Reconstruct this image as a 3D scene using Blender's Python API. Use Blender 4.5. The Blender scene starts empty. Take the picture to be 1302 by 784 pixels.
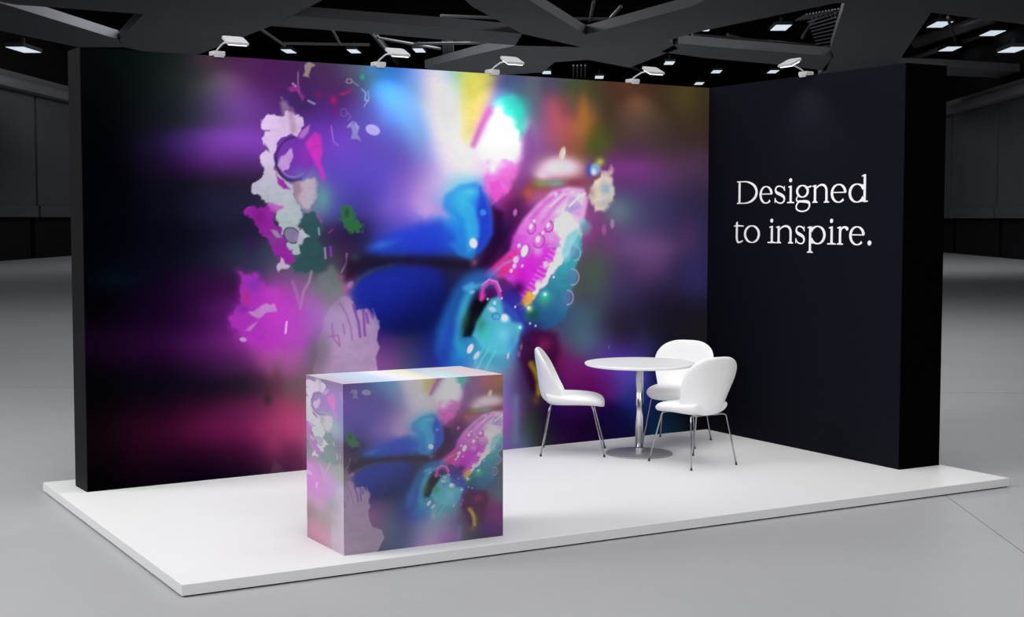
import bpy, bmesh, math, random
import numpy as np
from mathutils import Vector, Matrix
random.seed(4)
PI = math.pi
S = bpy.context.scene
COL = S.collection

# ------------------------------------------------------------------ camera
CP = np.array([-7.7772, -10.0384, 1.8615]); YAW, PIT, ROL, FPX = .52330, .0628, .0011, 1818.559
cy, sy = math.cos(YAW), math.sin(YAW)
CF = np.array([sy*math.cos(PIT), cy*math.cos(PIT), -math.sin(PIT)])
R0 = np.array([cy, -sy, 0.]); U0 = np.cross(R0, CF)
CR = math.cos(ROL)*R0 + math.sin(ROL)*U0
CU = -math.sin(ROL)*R0 + math.cos(ROL)*U0
cam = bpy.data.cameras.new('camera'); co = bpy.data.objects.new('camera', cam); COL.objects.link(co)
cam.sensor_width = 36; cam.sensor_fit = 'HORIZONTAL'; cam.lens = FPX*36/1302; cam.clip_end = 400
M = Matrix(((CR[0], CU[0], -CF[0], CP[0]), (CR[1], CU[1], -CF[1], CP[1]), (CR[2], CU[2], -CF[2], CP[2]), (0, 0, 0, 1)))
co.matrix_world = M
S.camera = co

def on_plane(px, py, z):                       # where the sight line through a photo point meets height z
    d = CF + CR*(px-651)/FPX - CU*(py-392)/FPX
    return CP + d*(z-CP[2])/d[2]

# ------------------------------------------------------------------ materials
def lin(c):
    c = np.asarray(c, float)/255.
    return np.where(c <= .04045, c/12.92, ((c+.055)/1.055)**2.4)

def mat(name, rgb, rough=.6, metal=0., spec=.3, noise=0., nscale=8., bump=0., coat=0.):
    m = bpy.data.materials.new(name); m.use_nodes = True
    nt = m.node_tree; b = nt.nodes['Principled BSDF']
    c = tuple(rgb)+(1,)
    b.inputs['Base Color'].default_value = c
    b.inputs['Roughness'].default_value = rough; b.inputs['Metallic'].default_value = metal
    b.inputs['Specular IOR Level'].default_value = spec
    if coat: b.inputs['Coat Weight'].default_value = coat
    if noise or bump:
        tc = nt.nodes.new('ShaderNodeTexCoord'); n = nt.nodes.new('ShaderNodeTexNoise')
        n.inputs['Scale'].default_value = nscale; n.inputs['Detail'].default_value = 5
        nt.links.new(tc.outputs['Object'], n.inputs['Vector'])
        if noise:
            r = nt.nodes.new('ShaderNodeMapRange')
            r.inputs['To Min'].default_value = 1-noise; r.inputs['To Max'].default_value = 1+noise
            nt.links.new(n.outputs['Fac'], r.inputs['Value'])
            mx = nt.nodes.new('ShaderNodeVectorMath'); mx.operation = 'SCALE'
            mx.inputs[0].default_value = rgb
            nt.links.new(r.outputs[0], mx.inputs['Scale']); nt.links.new(mx.outputs[0], b.inputs['Base Color'])
        if bump:
            bp = nt.nodes.new('ShaderNodeBump'); bp.inputs['Strength'].default_value = bump; bp.inputs['Distance'].default_value = .01
            nt.links.new(n.outputs['Fac'], bp.inputs['Height']); nt.links.new(bp.outputs[0], b.inputs['Normal'])
    return m

def mat_print(name, rough, spec):
    m = bpy.data.materials.new(name); m.use_nodes = True
    nt = m.node_tree; b = nt.nodes['Principled BSDF']
    a = nt.nodes.new('ShaderNodeVertexColor'); a.layer_name = 'print'
    nt.links.new(a.outputs['Color'], b.inputs['Base Color'])
    b.inputs['Roughness'].default_value = rough; b.inputs['Specular IOR Level'].default_value = spec
    return m

def mat_emit(name, rgb, strength):
    m = bpy.data.materials.new(name); m.use_nodes = True
    nt = m.node_tree; b = nt.nodes['Principled BSDF']
    b.inputs['Base Color'].default_value = (.8, .8, .8, 1)
    b.inputs['Emission Color'].default_value = tuple(rgb)+(1,); b.inputs['Emission Strength'].default_value = strength
    return m

MW = mat('white_laminate', (.80, .80, .805), .5, spec=.25, noise=.012, nscale=3)
M_BLACK = mat('black_panel', (.0015, .0015, .0017), .8, spec=.0)
M_END = mat('charcoal_edge_panel', (.010, .0098, .0112), .6, spec=.08)
M_NAVY = mat('midnight_navy_panel', (.0050, .0052, .0098), .6, spec=.05, noise=.05, nscale=2)
M_LET = mat('white_vinyl', (.93, .93, .94), .5, spec=.2)
M_SHELL = mat('white_chair_shell', (.93, .93, .93), .45, spec=.3, noise=.01, nscale=30)
M_CHROME = mat('chrome', (.78, .78, .79), .2, 1.)
M_STEEL = mat('brushed_steel', (.42, .42, .42), .5, .55, noise=.06, nscale=60)
M_WIRE = mat('chair_leg_metal', (.42, .42, .43), .25, 1.)
M_FOOT = mat('dark_plastic_glide', (.04, .04, .042), .5)
M_TOP = mat('white_table_laminate', (.95, .95, .95), .35, spec=.3, noise=.01, nscale=20)
M_LAMP = mat('white_lamp_metal', (.55, .55, .57), .35, spec=.5)
M_TUBE = mat_emit('lamp_glass', (1, .98, .95), 2.2)
M_HALL = mat_emit('hall_lamp_diffuser', (.80, .90, 1), .75)
M_HFRAME = mat('hall_lamp_housing', (.03, .032, .035), .5)
M_STRUC = mat('dark_grey_soffit', (.135, .135, .148), .6, spec=.2, noise=.15, nscale=.35)
M_WALL = mat('dark_wall_panel', (.066, .067, .075), .6, spec=.2, noise=.3, nscale=.25)
M_WALL2 = mat('black_wall_plinth', (.005, .005, .006), .7, spec=.1)
M_DECK = mat('black_roof_deck', (.007, .0075, .009), .8, spec=.05)
M_TRUSS = mat('dark_truss_steel', (.10, .10, .108), .5, spec=.2)
M_DUCT = mat('galvanised_duct', (.16, .16, .165), .4, .4)

# ------------------------------------------------------------------ helpers
def link(name, me, m=None, parent=None, smooth=False):
    o = bpy.data.objects.new(name, me); COL.objects.link(o)
    if m is not None: me.materials.append(m)
    if parent is not None: o.parent = parent
    if smooth: me.polygons.foreach_set('use_smooth', [True]*len(me.polygons)); me.update()
    return o

def from_bm(name, bm, m, parent=None, smooth=False):
    me = bpy.data.meshes.new(name); bmesh.ops.recalc_face_normals(bm, faces=bm.faces); bm.to_mesh(me); bm.free()
    return link(name, me, m, parent, smooth)

def tag(o, label, cat, group=None):
    o['label'] = label; o['category'] = cat
    if group: o['group'] = group
    return o

def empty(name, loc, rz=0.):
    o = bpy.data.objects.new(name, None); COL.objects.link(o); o.location = loc; o.rotation_euler = (0, 0, rz)
    o.empty_display_size = .1
    return o

def struct(o): o['kind'] = 'structure'; return o

def add_box(bm, x0, x1, y0, y1, z0, z1, bevel=0., mtx=None, seg=2):
    r = bmesh.ops.create_cube(bm, size=1)
    vs = r['verts']
    for v in vs:
        v.co = Vector(((x0+x1)/2+v.co.x*(x1-x0), (y0+y1)/2+v.co.y*(y1-y0), (z0+z1)/2+v.co.z*(z1-z0)))
    if bevel:
        es = list({e for v in vs for e in v.link_edges})
        rb = bmesh.ops.bevel(bm, geom=es, offset=bevel, segments=seg, affect='EDGES', profile=.6)
        vs = list({v for v in rb['verts']} | {v for v in vs if v.is_valid})
    if mtx is not None:
        for v in vs: v.co = mtx @ v.co
    return vs

def box(name, x0, x1, y0, y1, z0, z1, m, parent=None, bevel=0., mtx=None):
    bm = bmesh.new(); add_box(bm, x0, x1, y0, y1, z0, z1, bevel, mtx)
    return from_bm(name, bm, m, parent)

def add_tube(bm, pts, r, seg=10, cap=True):
    pts = [Vector(p) for p in pts]; rings = []
    rr = r if isinstance(r, (list, tuple)) else [r]*len(pts)
    up = None
    for i, p in enumerate(pts):
        t = (pts[min(i+1, len(pts)-1)]-pts[max(i-1, 0)]).normalized()
        if up is None:
            up = Vector((0, 0, 1)) if abs(t.z) < .9 else Vector((1, 0, 0))
        s = t.cross(up).normalized(); u = s.cross(t).normalized(); up = u
        rings.append([bm.verts.new(p+(s*math.cos(2*PI*k/seg)+u*math.sin(2*PI*k/seg))*rr[i]) for k in range(seg)])
    for a, b in zip(rings, rings[1:]):
        for k in range(seg): bm.faces.new((a[k], a[(k+1) % seg], b[(k+1) % seg], b[k]))
    if cap: bm.faces.new(rings[0][::-1]); bm.faces.new(rings[-1])

def add_lathe(bm, prof, seg=64, c=(0, 0)):
    rings = []
    for r, z in prof:
        if r < 1e-6: rings.append([bm.verts.new((c[0], c[1], z))])
        else: rings.append([bm.verts.new((c[0]+r*math.cos(2*PI*k/seg), c[1]+r*math.sin(2*PI*k/seg), z)) for k in range(seg)])
    for a, b in zip(rings, rings[1:]):
        for k in range(seg):
            k2 = (k+1) % seg
            if len(a) == 1 and len(b) == 1: continue
            if len(a) == 1: bm.faces.new((a[0], b[k], b[k2]))
            elif len(b) == 1: bm.faces.new((a[k], b[0], a[k2]))
            else: bm.faces.new((a[k], b[k], b[k2], a[k2]))

def add_prism(bm, pts, z0, z1):
    a = [bm.verts.new((p[0], p[1], z0)) for p in pts]; b = [bm.verts.new((p[0], p[1], z1)) for p in pts]
    n = len(pts)
    for i in range(n): bm.faces.new((a[i], a[(i+1) % n], b[(i+1) % n], b[i]))
    bm.faces.new(a[::-1]); bm.faces.new(b)

# ------------------------------------------------------------------ the stand: platform and walls
HP = .0659
ML = Vector((-5.4657, -.2459, 0)); MU = (Vector((0, 0, 0))-ML).normalized(); MANG = math.atan2(MU.y, MU.x); MLEN = ML.length
H = 3.0

plat = empty('stand_platform', (-2.6, -1.35, -HP)); PO = Vector(plat.location)
def local(bm, root):
    inv = Matrix.Translation(-Vector(root.location))
    for v in bm.verts: v.co = inv @ v.co
bm = bmesh.new(); add_box(bm, -5.6464, .4287, -2.9874, .2797, -HP+.008, 0, .002); local(bm, plat)
from_bm('deck_panel', bm, MW, plat)
bm = bmesh.new(); add_box(bm, -5.635, .417, -2.976, .268, -HP, -HP+.009); local(bm, plat)
o = from_bm('recessed_base', bm, M_BLACK, plat); o['label'] = 'thin black shadow gap base'
tag(plat, 'low white rectangular platform carrying the whole exhibition stand on the grey hall floor', 'platform')

# ------------------------------------------------------------------ the printed artwork, as a colour function
SEEDS = '''
110 80 4 6 6;150 80 6 12 12;200 80 14 22 22;230 82 30 32 36;270 84 72 52 66;310 84 75 35 80;345 86 70 24 78;375 88 66 38 82;420 90 70 50 80;450 92 85 95 110;475 95 80 125 150
120 105 4 5 6;180 105 10 16 18;220 105 30 38 38;260 105 50 58 55;300 105 80 48 90;340 110 82 32 98;380 108 70 30 90;430 105 72 38 92;460 110 70 85 120
120 140 3 4 6;200 140 14 18 22;240 140 30 36 42;280 140 70 50 95;320 140 95 50 130;360 140 85 42 120;420 140 82 45 140;455 140 80 65 150
130 185 3 4 8;200 185 22 18 42;235 185 66 40 110;270 185 105 55 150;310 185 118 60 168;350 190 112 52 160;400 180 110 55 175;430 185 115 65 195;470 185 92 66 165
120 205 2 3 7;200 207 20 10 32;240 205 60 22 85;280 205 85 38 115;310 208 80 40 110;430 208 95 70 188;470 210 88 70 182
130 228 2 3 8;220 228 14 12 22;280 228 26 22 34;318 228 36 28 46;430 228 85 66 178
110 262 2 3 6;160 262 3 5 12;220 262 12 14 28;270 262 28 30 56;308 262 36 34 62;425 258 72 80 160;465 258 72 62 155
110 300 2 2 6;160 300 3 4 12;230 300 8 9 22;300 300 24 24 46;425 305 52 26 72;460 300 38 30 64
115 335 2 4 10;200 332 5 10 20;260 330 16 22 36;300 328 40 40 66;330 330 60 70 95;420 335 55 62 74;445 335 80 34 76
115 365 2 2 6;200 360 14 4 26;250 360 40 10 50;290 362 64 18 72
115 400 3 2 5;190 400 16 4 26;240 402 36 8 50;280 402 60 16 72;110 440 18 4 24;150 440 28 6 36;200 440 42 8 50;250 440 72 18 84;290 440 110 36 118
115 468 4 4 6;200 465 16 4 22;260 465 40 14 50;300 465 72 34 76;115 492 3 4 5;200 492 6 8 16;260 492 10 10 22;310 492 20 20 26;332 490 60 34 56
120 520 5 3 6;200 520 22 4 18;250 520 52 10 38;300 520 84 26 64;330 518 104 36 76
115 545 12 4 10;160 545 30 6 20;200 545 50 8 34;250 545 86 16 60;290 545 112 26 76;340 545 160 48 102;380 545 190 70 122
120 575 10 3 7;200 575 32 5 24;260 575 36 6 30;310 575 60 14 48;350 575 100 40 80;385 575 92 32 62
115 612 2 2 3;200 608 9 3 12;260 606 6 2 14;320 604 18 8 22;360 602 70 34 64;390 598 90 40 78
345 490 90 50 70;360 470 130 70 110;380 500 92 80 78;360 522 150 60 95;400 540 180 70 120
375 250 130 110 150;400 250 110 140 150;400 320 46 80 82;375 335 72 90 100;420 348 72 84 84;345 400 170 55 180;300 400 120 40 140;360 420 185 65 190;330 430 180 60 180;390 430 165 85 182
420 400 160 140 180;430 440 160 130 170;405 455 110 100 120;340 452 170 80 150;370 455 160 92 150;425 375 120 110 120;400 365 110 100 115;385 390 180 90 190;360 360 130 70 130;370 375 170 80 180
480 88 56 128 190;500 90 50 116 200;520 90 98 126 216;545 92 180 172 232;560 94 216 208 240;570 94 150 205 215;582 94 165 200 140;600 96 206 206 80;618 98 192 192 84;631 98 112 108 150;650 98 76 76 126;672 100 92 98 110;695 102 76 76 100;720 102 76 84 84
480 112 60 130 200;500 112 66 138 215;522 112 110 158 224;542 112 200 192 240;562 112 235 226 242;578 112 190 222 212;597 112 226 220 100;611 112 206 196 106;621 112 150 104 170;640 112 72 84 134;656 112 70 110 140;672 112 98 104 116;700 112 84 76 106
470 140 70 80 152;500 140 80 142 216;530 140 150 190 235;555 140 236 222 243;576 140 240 232 222;599 140 228 215 118;612 140 190 142 152;622 140 160 80 172;638 138 60 190 182;655 138 40 192 172;666 138 62 150 150;682 138 110 96 140;702 138 184 84 108;728 138 150 72 90;745 138 126 96 60;770 138 82 64 54
460 165 86 70 166;500 165 76 84 170;530 165 116 156 215;560 165 236 226 242;585 165 240 235 216;597 163 222 204 160;606 162 190 112 182;620 165 204 192 228;636 165 255 250 255;650 165 250 255 255;661 162 170 222 220;676 165 120 92 152;700 165 172 90 128;720 165 190 90 90;740 160 192 122 62;760 165 100 90 40;790 165 84 62 54
500 190 84 70 165;540 190 106 124 198;560 190 208 204 236;585 190 240 234 230;605 190 212 202 226;625 190 250 236 250;645 190 255 250 255;660 188 222 182 230;676 190 138 88 160;692 192 140 80 126;730 178 150 90 70
480 215 90 72 186;520 215 100 76 176;545 215 160 132 206;570 215 226 213 236;600 215 228 226 228;622 215 238 180 226;640 215 240 150 226;655 215 210 110 200;674 215 130 60 130;688 218 112 62 84
480 240 82 66 184;510 240 122 92 192;540 240 192 152 216;565 240 200 184 226;582 240 100 202 236;603 240 68 190 226;614 242 110 122 212;626 240 240 92 212;640 240 216 80 180;655 240 120 42 100;670 240 122 62 72;686 238 162 92 52
450 265 68 56 152;500 265 132 96 202;535 265 182 142 216;555 265 150 152 222;575 265 50 172 232;600 265 40 122 216;617 265 40 70 200;631 264 180 56 146;645 265 68 20 70;665 265 80 30 80
452 290 34 28 58;480 290 62 52 132;510 290 82 72 192;545 290 66 78 202;575 290 40 140 226;600 290 30 130 226;618 290 30 50 192;640 290 38 14 58
455 312 44 34 68;478 312 40 62 172;500 312 40 80 212;540 312 34 54 206;575 312 40 102 216;595 312 50 150 226;614 312 40 40 152;632 310 40 12 50
462 330 30 30 46;490 331 28 35 60;520 331 30 32 60;560 331 34 20 36;590 331 40 20 40;610 330 50 25 60;628 328 70 18 64
470 358 30 44 120;500 355 32 44 150;540 355 28 36 120;575 358 30 34 80;600 352 40 60 110;640 352 120 40 110;625 345 80 24 70
468 385 28 38 150;500 385 24 36 160;540 385 18 24 100;568 385 13 18 66;612 392 20 22 36;645 380 60 40 140
490 410 16 20 88;530 412 13 18 60;556 412 18 40 110;660 412 50 54 170;640 425 60 150 190
490 440 88 48 120;520 440 50 48 90;552 440 24 28 108;572 440 36 110 186;600 444 50 150 190;628 444 90 190 205;645 440 98 180 212;658 440 60 92 170
490 465 150 80 150;520 465 70 74 110;548 465 38 38 130;578 465 40 60 180;600 465 90 150 200;620 465 108 178 190;638 465 110 150 172
490 495 110 62 120;520 495 70 96 122;550 500 50 50 112;580 500 112 120 180;605 500 150 160 190;625 500 140 130 180
490 530 80 60 96;520 530 66 84 120;550 530 54 60 120;580 535 150 130 190;608 535 196 156 208;630 530 150 84 172
440 560 120 110 125;480 575 60 54 90;510 575 46 46 84;540 575 50 44 100;570 575 170 110 190;600 575 196 120 206;630 575 120 60 150
646 478 112 112 160;651 500 110 94 166;645 540 142 76 166;656 560 90 112 142;665 545 60 72 78;682 540 52 60 46;692 556 44 50 42;667 480 60 24 70;673 502 60 44 62;700 540 40 16 72;722 546 40 10 62;745 542 30 8 42;770 530 28 12 72
680 440 80 20 70;702 450 122 30 92;692 468 60 10 50;725 470 112 30 112;740 492 122 20 102;760 492 122 20 116;775 480 110 36 142;792 480 106 90 202;812 490 60 70 172;815 520 34 54 152;840 528 24 58 110;846 542 30 80 100;782 535 24 18 78;740 520 60 15 92;718 512 58 20 100;872 530 20 14 22;760 545 24 10 50;800 545 20 14 50
720 415 60 80 112;735 435 80 92 112;746 432 76 112 132;746 412 70 104 122;760 440 80 70 132;792 450 80 50 162;822 450 70 60 142;842 440 26 32 46;800 430 38 30 50;790 415 38 28 44;770 418 58 55 80
750 350 70 84 76;735 352 80 90 80;760 372 66 72 92;790 350 76 55 102;830 340 86 60 106;870 350 60 50 96;892 350 58 52 112;840 380 46 38 74;800 390 48 42 78;880 390 40 36 60;850 412 38 34 46;890 420 40 36 40;886 442 42 38 38;860 470 24 20 26;890 500 14 12 18
770 110 92 58 46;800 120 100 62 45;840 125 82 60 45;870 118 86 72 42;892 115 70 64 40;728 110 66 76 46;750 115 66 78 46;720 130 112 78 72;748 150 152 102 50;762 182 80 98 36;780 160 70 56 45;820 160 70 56 48;870 150 80 66 45;893 160 76 58 48;800 190 76 46 70;850 190 80 56 66
780 215 116 52 122;820 220 112 55 122;860 215 96 58 102;893 215 80 58 80;790 245 80 56 112;830 250 66 58 100;880 250 60 52 88;785 265 90 112 126;802 270 84 94 120;830 280 68 62 106;870 280 62 52 100;790 300 100 76 126;820 310 106 76 132;850 305 96 66 116;886 310 70 58 110;830 325 112 72 126;768 310 112 60 120;755 290 132 50 120;762 330 80 80 86
700 250 190 90 180;690 290 190 80 190;700 330 170 70 180;720 280 200 160 210;740 255 130 60 130;690 240 140 80 60;735 230 140 80 60
'''
def parse_seeds(t):
    out = []
    for ln in t.strip().splitlines():
        for q in ln.split(';'):
            q = q.split()
            if len(q) == 5: out.append([float(v) for v in q])
    return np.array(out)
SD = parse_seeds(SEEDS)

_k = (SD[:, 0] > 755) & (SD[:, 1] < 205); SD[_k, 2:] *= .86
_k = (SD[:, 0] > 830) & (SD[:, 1] > 240); SD[_k, 2:] *= .86
SX = np.where(SD[:, 0] < 335, .6, 1.)
_d = np.sqrt(((SD[:, None, 0]-SD[None, :, 0])*SX[:, None])**2+(SD[:, None, 1]-SD[None, :, 1])**2)
SIG = np.clip(.58*np.sort(_d, 1)[:, 1:4].mean(1), 6, 19)

def sdist_poly(x, y, P):
    P = np.asarray(P, float); n = len(P)
    d = np.full(x.shape, 1e9); ins = np.zeros(x.shape, bool)
    for i in range(n):
        ax, ay = P[i]; bx, by = P[(i+1) % n]
        ex, ey = bx-ax, by-ay; wx, wy = x-ax, y-ay
        t = np.clip((wx*ex+wy*ey)/(ex*ex+ey*ey+1e-9), 0, 1)
        d = np.minimum(d, (wx-ex*t)**2+(wy-ey*t)**2)
        c = ((ay > y) != (by > y))
        xx = ax+(y-ay)*ex/(ey if abs(ey) > 1e-9 else 1e-9)
        ins ^= c & (x < xx)
    d = np.sqrt(d)
    return np.where(ins, d, -d)

_RN = np.random.RandomState(11).rand(256, 256)
def vnoise(x, y, sc, off=0):
    X, Y = x/sc+off*17.3+900, y/sc+off*9.1+900
    i, j = np.floor(X).astype(int), np.floor(Y).astype(int); f, g = X-i, Y-j
    f, g = f*f*(3-2*f), g*g*(3-2*g); i, j = i % 255, j % 255
    return (_RN[i, j]*(1-f)+_RN[i+1, j]*f)*(1-g)+(_RN[i, j+1]*(1-f)+_RN[i+1, j+1]*f)*g
def smooth01(t): t = np.clip(t, 0, 1); return t*t*(3-2*t)

class Art:
    def __init__(s, x, y):
        s.x, s.y = x, y
        out = np.zeros((len(x), 3)); C = SD[:, 2:]
        for i in range(0, len(x), 20000):
            X, Y = x[i:i+20000, None], y[i:i+20000, None]
            d2 = ((X-SD[None, :, 0])*SX)**2+(Y-SD[None, :, 1])**2
            w = np.exp(-d2/(2*SIG**2))/SIG+1e-7/(d2+400.)
            out[i:i+20000] = (w@C)/w.sum(1, keepdims=True)
        s.c = out
        # ragged edges for the cut-out petals
        s.wx = x+(vnoise(x, y, 9, 1)-.5)*7+(vnoise(x, y, 4, 2)-.5)*3.4+(vnoise(x, y, 2.1, 5)-.5)*1.4
        s.wy = y+(vnoise(x, y, 9, 3)-.5)*7+(vnoise(x, y, 4, 4)-.5)*3.4+(vnoise(x, y, 2.1, 6)-.5)*1.4
        s.m1 = (vnoise(x, y, 13, 7)-.5)*1.3+(vnoise(x, y, 6, 8)-.5)*.9; s.m2 = (vnoise(x*.6, y*1.4, 5, 9)-.5)*1.2+(vnoise(x, y, 2.6, 10)-.5)*.6
    def sel(s, x0, y0, x1, y1): return np.nonzero((s.x > x0) & (s.x < x1) & (s.y > y0) & (s.y < y1))[0]
    def put(s, i, a, col):
        a = np.clip(a, 0, 1)[:, None]; s.c[i] = s.c[i]*(1-a)+np.asarray(col)*a
    def poly(s, P, col, soft=1.5, al=1., rag=0., col2=None, p0=None, p1=None, mot=.035):
        P = np.asarray(P, float); m = 4+soft*2
        i = s.sel(P[:, 0].min()-m, P[:, 1].min()-m, P[:, 0].max()+m, P[:, 1].max()+m)
        if not len(i): return
        x = s.x[i]+(s.wx[i]-s.x[i])*rag; y = s.y[i]+(s.wy[i]-s.y[i])*rag
        a = smooth01(.5+sdist_poly(x, y, P)/(2*soft))*al
        c = np.asarray(col, float)[None]
        if col2 is not None:
            (x0, y0), (x1, y1) = p0, p1
            t = smooth01(((x-x0)*(x1-x0)+(y-y0)*(y1-y0))/((x1-x0)**2+(y1-y0)**2))[:, None]
            c = c*(1-t)+np.asarray(col2, float)[None]*t
        c = c*(1+mot*(s.m1[i]+s.m2[i])[:, None]*np.array([[1., 1.15, .9]]))
        s.put(i, a, c)
    def ell(s, cx, cy, rx, ry, rot, col, soft=.3, al=1.):
        R = max(rx, ry)*(1+soft)+2; i = s.sel(cx-R, cy-R, cx+R, cy+R)
        if not len(i): return
        c, q = math.cos(math.radians(rot)), math.sin(math.radians(rot))
        X, Y = s.x[i]-cx, s.y[i]-cy
        r = np.sqrt(((X*c+Y*q)/rx)**2+((-X*q+Y*c)/ry)**2)
        s.put(i, smooth01((1+soft-r)/(2*soft))*al, col)
    def glow(s, cx, cy, rx, ry, col, al=1., rot=0.):
        R = max(rx, ry)*2.6; i = s.sel(cx-R, cy-R, cx+R, cy+R)
        if not len(i): return
        c, q = math.cos(math.radians(rot)), math.sin(math.radians(rot))
        X, Y = s.x[i]-cx, s.y[i]-cy
        s.put(i, al*np.exp(-(((X*c+Y*q)/rx)**2+((-X*q+Y*c)/ry)**2)), col)
    def ring(s, cx, cy, rx, ry, w, col, al=1., a0=-180, a1=180, rot=0.):
        R = max(rx, ry)+w*3; i = s.sel(cx-R, cy-R, cx+R, cy+R)
        if not len(i): return
        c, q = math.cos(math.radians(rot)), math.sin(math.radians(rot))
        X, Y = s.x[i]-cx, s.y[i]-cy; X, Y = X*c+Y*q, -X*q+Y*c
        r = np.sqrt((X/rx)**2+(Y/ry)**2); d = np.abs(r-1)*(rx+ry)/2
        th = np.degrees(np.arctan2(Y, X)); k = (th >= a0) & (th <= a1)
        s.put(i, smooth01((w-d)/w*1.3)*al*k, col)
    def line(s, P, w, col, al=1., soft=1.):
        P = np.asarray(P, float); m = w+soft+2
        i = s.sel(P[:, 0].min()-m, P[:, 1].min()-m, P[:, 0].max()+m, P[:, 1].max()+m)
        if not len(i): return
        x, y = s.x[i], s.y[i]; d = np.full(x.shape, 1e9)
        for (ax, ay), (bx, by) in zip(P, P[1:]):
            ex, ey = bx-ax, by-ay; t = np.clip(((x-ax)*ex+(y-ay)*ey)/(ex*ex+ey*ey+1e-9), 0, 1)
            d = np.minimum(d, np.hypot(x-ax-ex*t, y-ay-ey*t))
        s.put(i, smooth01((w/2+soft-d)/(2*soft))*al, col)

def artwork(x, y):
    A = Art(x, y)
    # ---- soft purple patch and dark teal patch
    A.glow(430, 126, 30, 20, (84, 34, 96), .5)
    A.glow(150, 355, 30, 14, (4, 18, 26), .6)
    # ---- left: collage of petals
    A.glow(384, 130, 22, 18, (58, 40, 92), .8)
    A.poly([(384, 94), (388, 84), (394, 78), (398, 82), (396, 90), (392, 97)], (150, 136, 126), 1.5, .9, 1)
    A.line([(379, 92), (379, 110), (381, 118)], 1.4, (170, 120, 165), .8)
    A.poly([(368, 112), (374, 106), (382, 114), (386, 124), (382, 128), (376, 120)], (150, 50, 140), 2, .8, 1)
    A.line([(372, 106), (376, 110)], 2, (190, 150, 195), .8)
    A.line([(358, 124), (362, 134), (372, 138)], 3, (120, 100, 135), .6)
    A.line([(392, 128), (400, 132)], 2.5, (190, 160, 205), .7)
    A.poly([(356, 130), (364, 128), (370, 142), (374, 165), (366, 165), (360, 150)], (140, 112, 150), 3, .8)
    W1 = [(333, 153), (341, 145), (352, 148), (359, 147.5), (364, 140), (375, 146), (387.5, 151), (388, 158), (377, 171), (361, 174), (352, 183), (349, 190), (348, 202),
          (351, 217), (360, 228), (374, 236), (374, 247), (380, 257), (387, 272), (380, 290), (388, 292), (394, 302), (388, 304), (381, 312), (380, 321), (366.5, 325), (363.5, 306),
          (357, 290), (351, 280), (351, 270), (341, 260), (331, 248), (319.6, 243), (320.6, 234), (330, 226), (336, 223), (332, 206), (334, 192), (341, 190), (333, 176), (335.7, 165)]
    A.poly(W1, (208, 182, 218), 1., .96, .8, (166, 180, 184), (350, 160), (370, 290))
    A.poly([(366, 142), (373, 140), (377, 168), (370, 170)], (176, 138, 172), 3, .8)
    A.poly([(378, 176), (384, 166), (394, 158), (392, 168), (384, 178)], (186, 120, 196), 1.5, .9)
    A.poly([(336, 182), (341, 188), (343, 194), (338, 190)], (80, 60, 110), 1, .9)
    A.line([(337, 166), (343, 166)], 1.6, (90, 70, 110), .8)
    A.ell(374, 202, 24, 28, 8, (108, 52, 162), .12, .97)
    A.glow(392, 196, 14, 20, (140, 50, 180), .7)
    A.poly([(352, 212), (357, 198), (364, 193), (370, 190), (374, 196), (372, 206), (366, 214), (358, 216)], (190, 150, 210), 1.5, .9, .6)
    A.ring(374, 202, 23, 27.5, 2.6, (44, 42, 80), .9, 60, 180, 8); A.ring(374, 202, 23, 27.5, 2.4, (60, 44, 90), .8, -180, -95, 8)
    A.ring(374, 202, 19, 23, 1.4, (150, 150, 180), .6, 50, 175, 8)
    A.glow(384, 222, 14, 9, (100, 110, 180), .6)
    A.poly([(388, 182), (400, 168), (408, 172), (410, 190), (408, 205), (414, 228), (410, 230), (404, 214), (396, 200)], (200, 50, 182), 2.2, .9)
    A.poly([(374, 236), (390, 226), (402, 226), (404, 240), (400, 258), (392, 268), (385, 264), (377, 250)], (188, 168, 184), 2.5, .9, .5)
    A.poly([(373, 232), (380, 230), (384, 242), (378, 252), (374, 246)], (150, 118, 140), 3, .8)
    A.glow(411, 252, 9, 14, (90, 150, 150), .8)
    A.poly([(350, 221), (362, 232), (368, 241), (360, 241), (352, 234)], (148, 40, 160), 1.2, .95, .5)
    A.poly([(350, 212), (354, 222), (350, 224)], (176, 120, 140), 1.2, .8)
    A.poly([(311, 270), (316, 261), (324, 259), (332, 264), (341, 262), (348, 272), (350, 285), (360, 293), (364, 308), (370, 326), (372, 338), (360, 334), (344, 318), (334, 300), (328, 288), (320, 276)], (148, 36, 156), 1.4, .92, 1.2)
    A.glow(330, 276, 8, 10, (110, 24, 120), .7); A.glow(350, 305, 9, 8, (120, 60, 130), .7)
    A.glow(320, 310, 8, 14, (54, 22, 76), .6)
    A.poly([(340, 258), (360, 260), (361, 264), (350, 272), (343, 268)], (176, 84, 178), 1.5, .85, .6)
    A.poly([(344, 292), (352, 294), (360, 302), (352, 304)], (150, 150, 165), 1.5, .8, .6)
    A.poly([(379, 286), (388, 274), (400, 268), (408, 276), (411, 290), (407, 306), (412, 330), (408, 345), (380, 348), (370, 338), (380, 326), (384, 312), (393, 303), (388, 292)], (44, 78, 82), 2.5, .9, .8)
    A.ell(371, 299, 10.5, 9, 40, (116, 112, 142), .15, .9); A.ring(371, 299, 11, 9, 1.4, (66, 56, 92), .9, -180, 180, 40)
    A.ell(378, 302, 4, 5, 30, (160, 110, 160), .4, .7)
    A.poly([(380, 298), (386, 290), (394, 302), (388, 304), (384, 312), (376, 310)], (172, 176, 190), 1., .9, .5)
    A.line([(381, 292), (386, 287), (391, 296)], 1.2, (52, 62, 80), .9)
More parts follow.
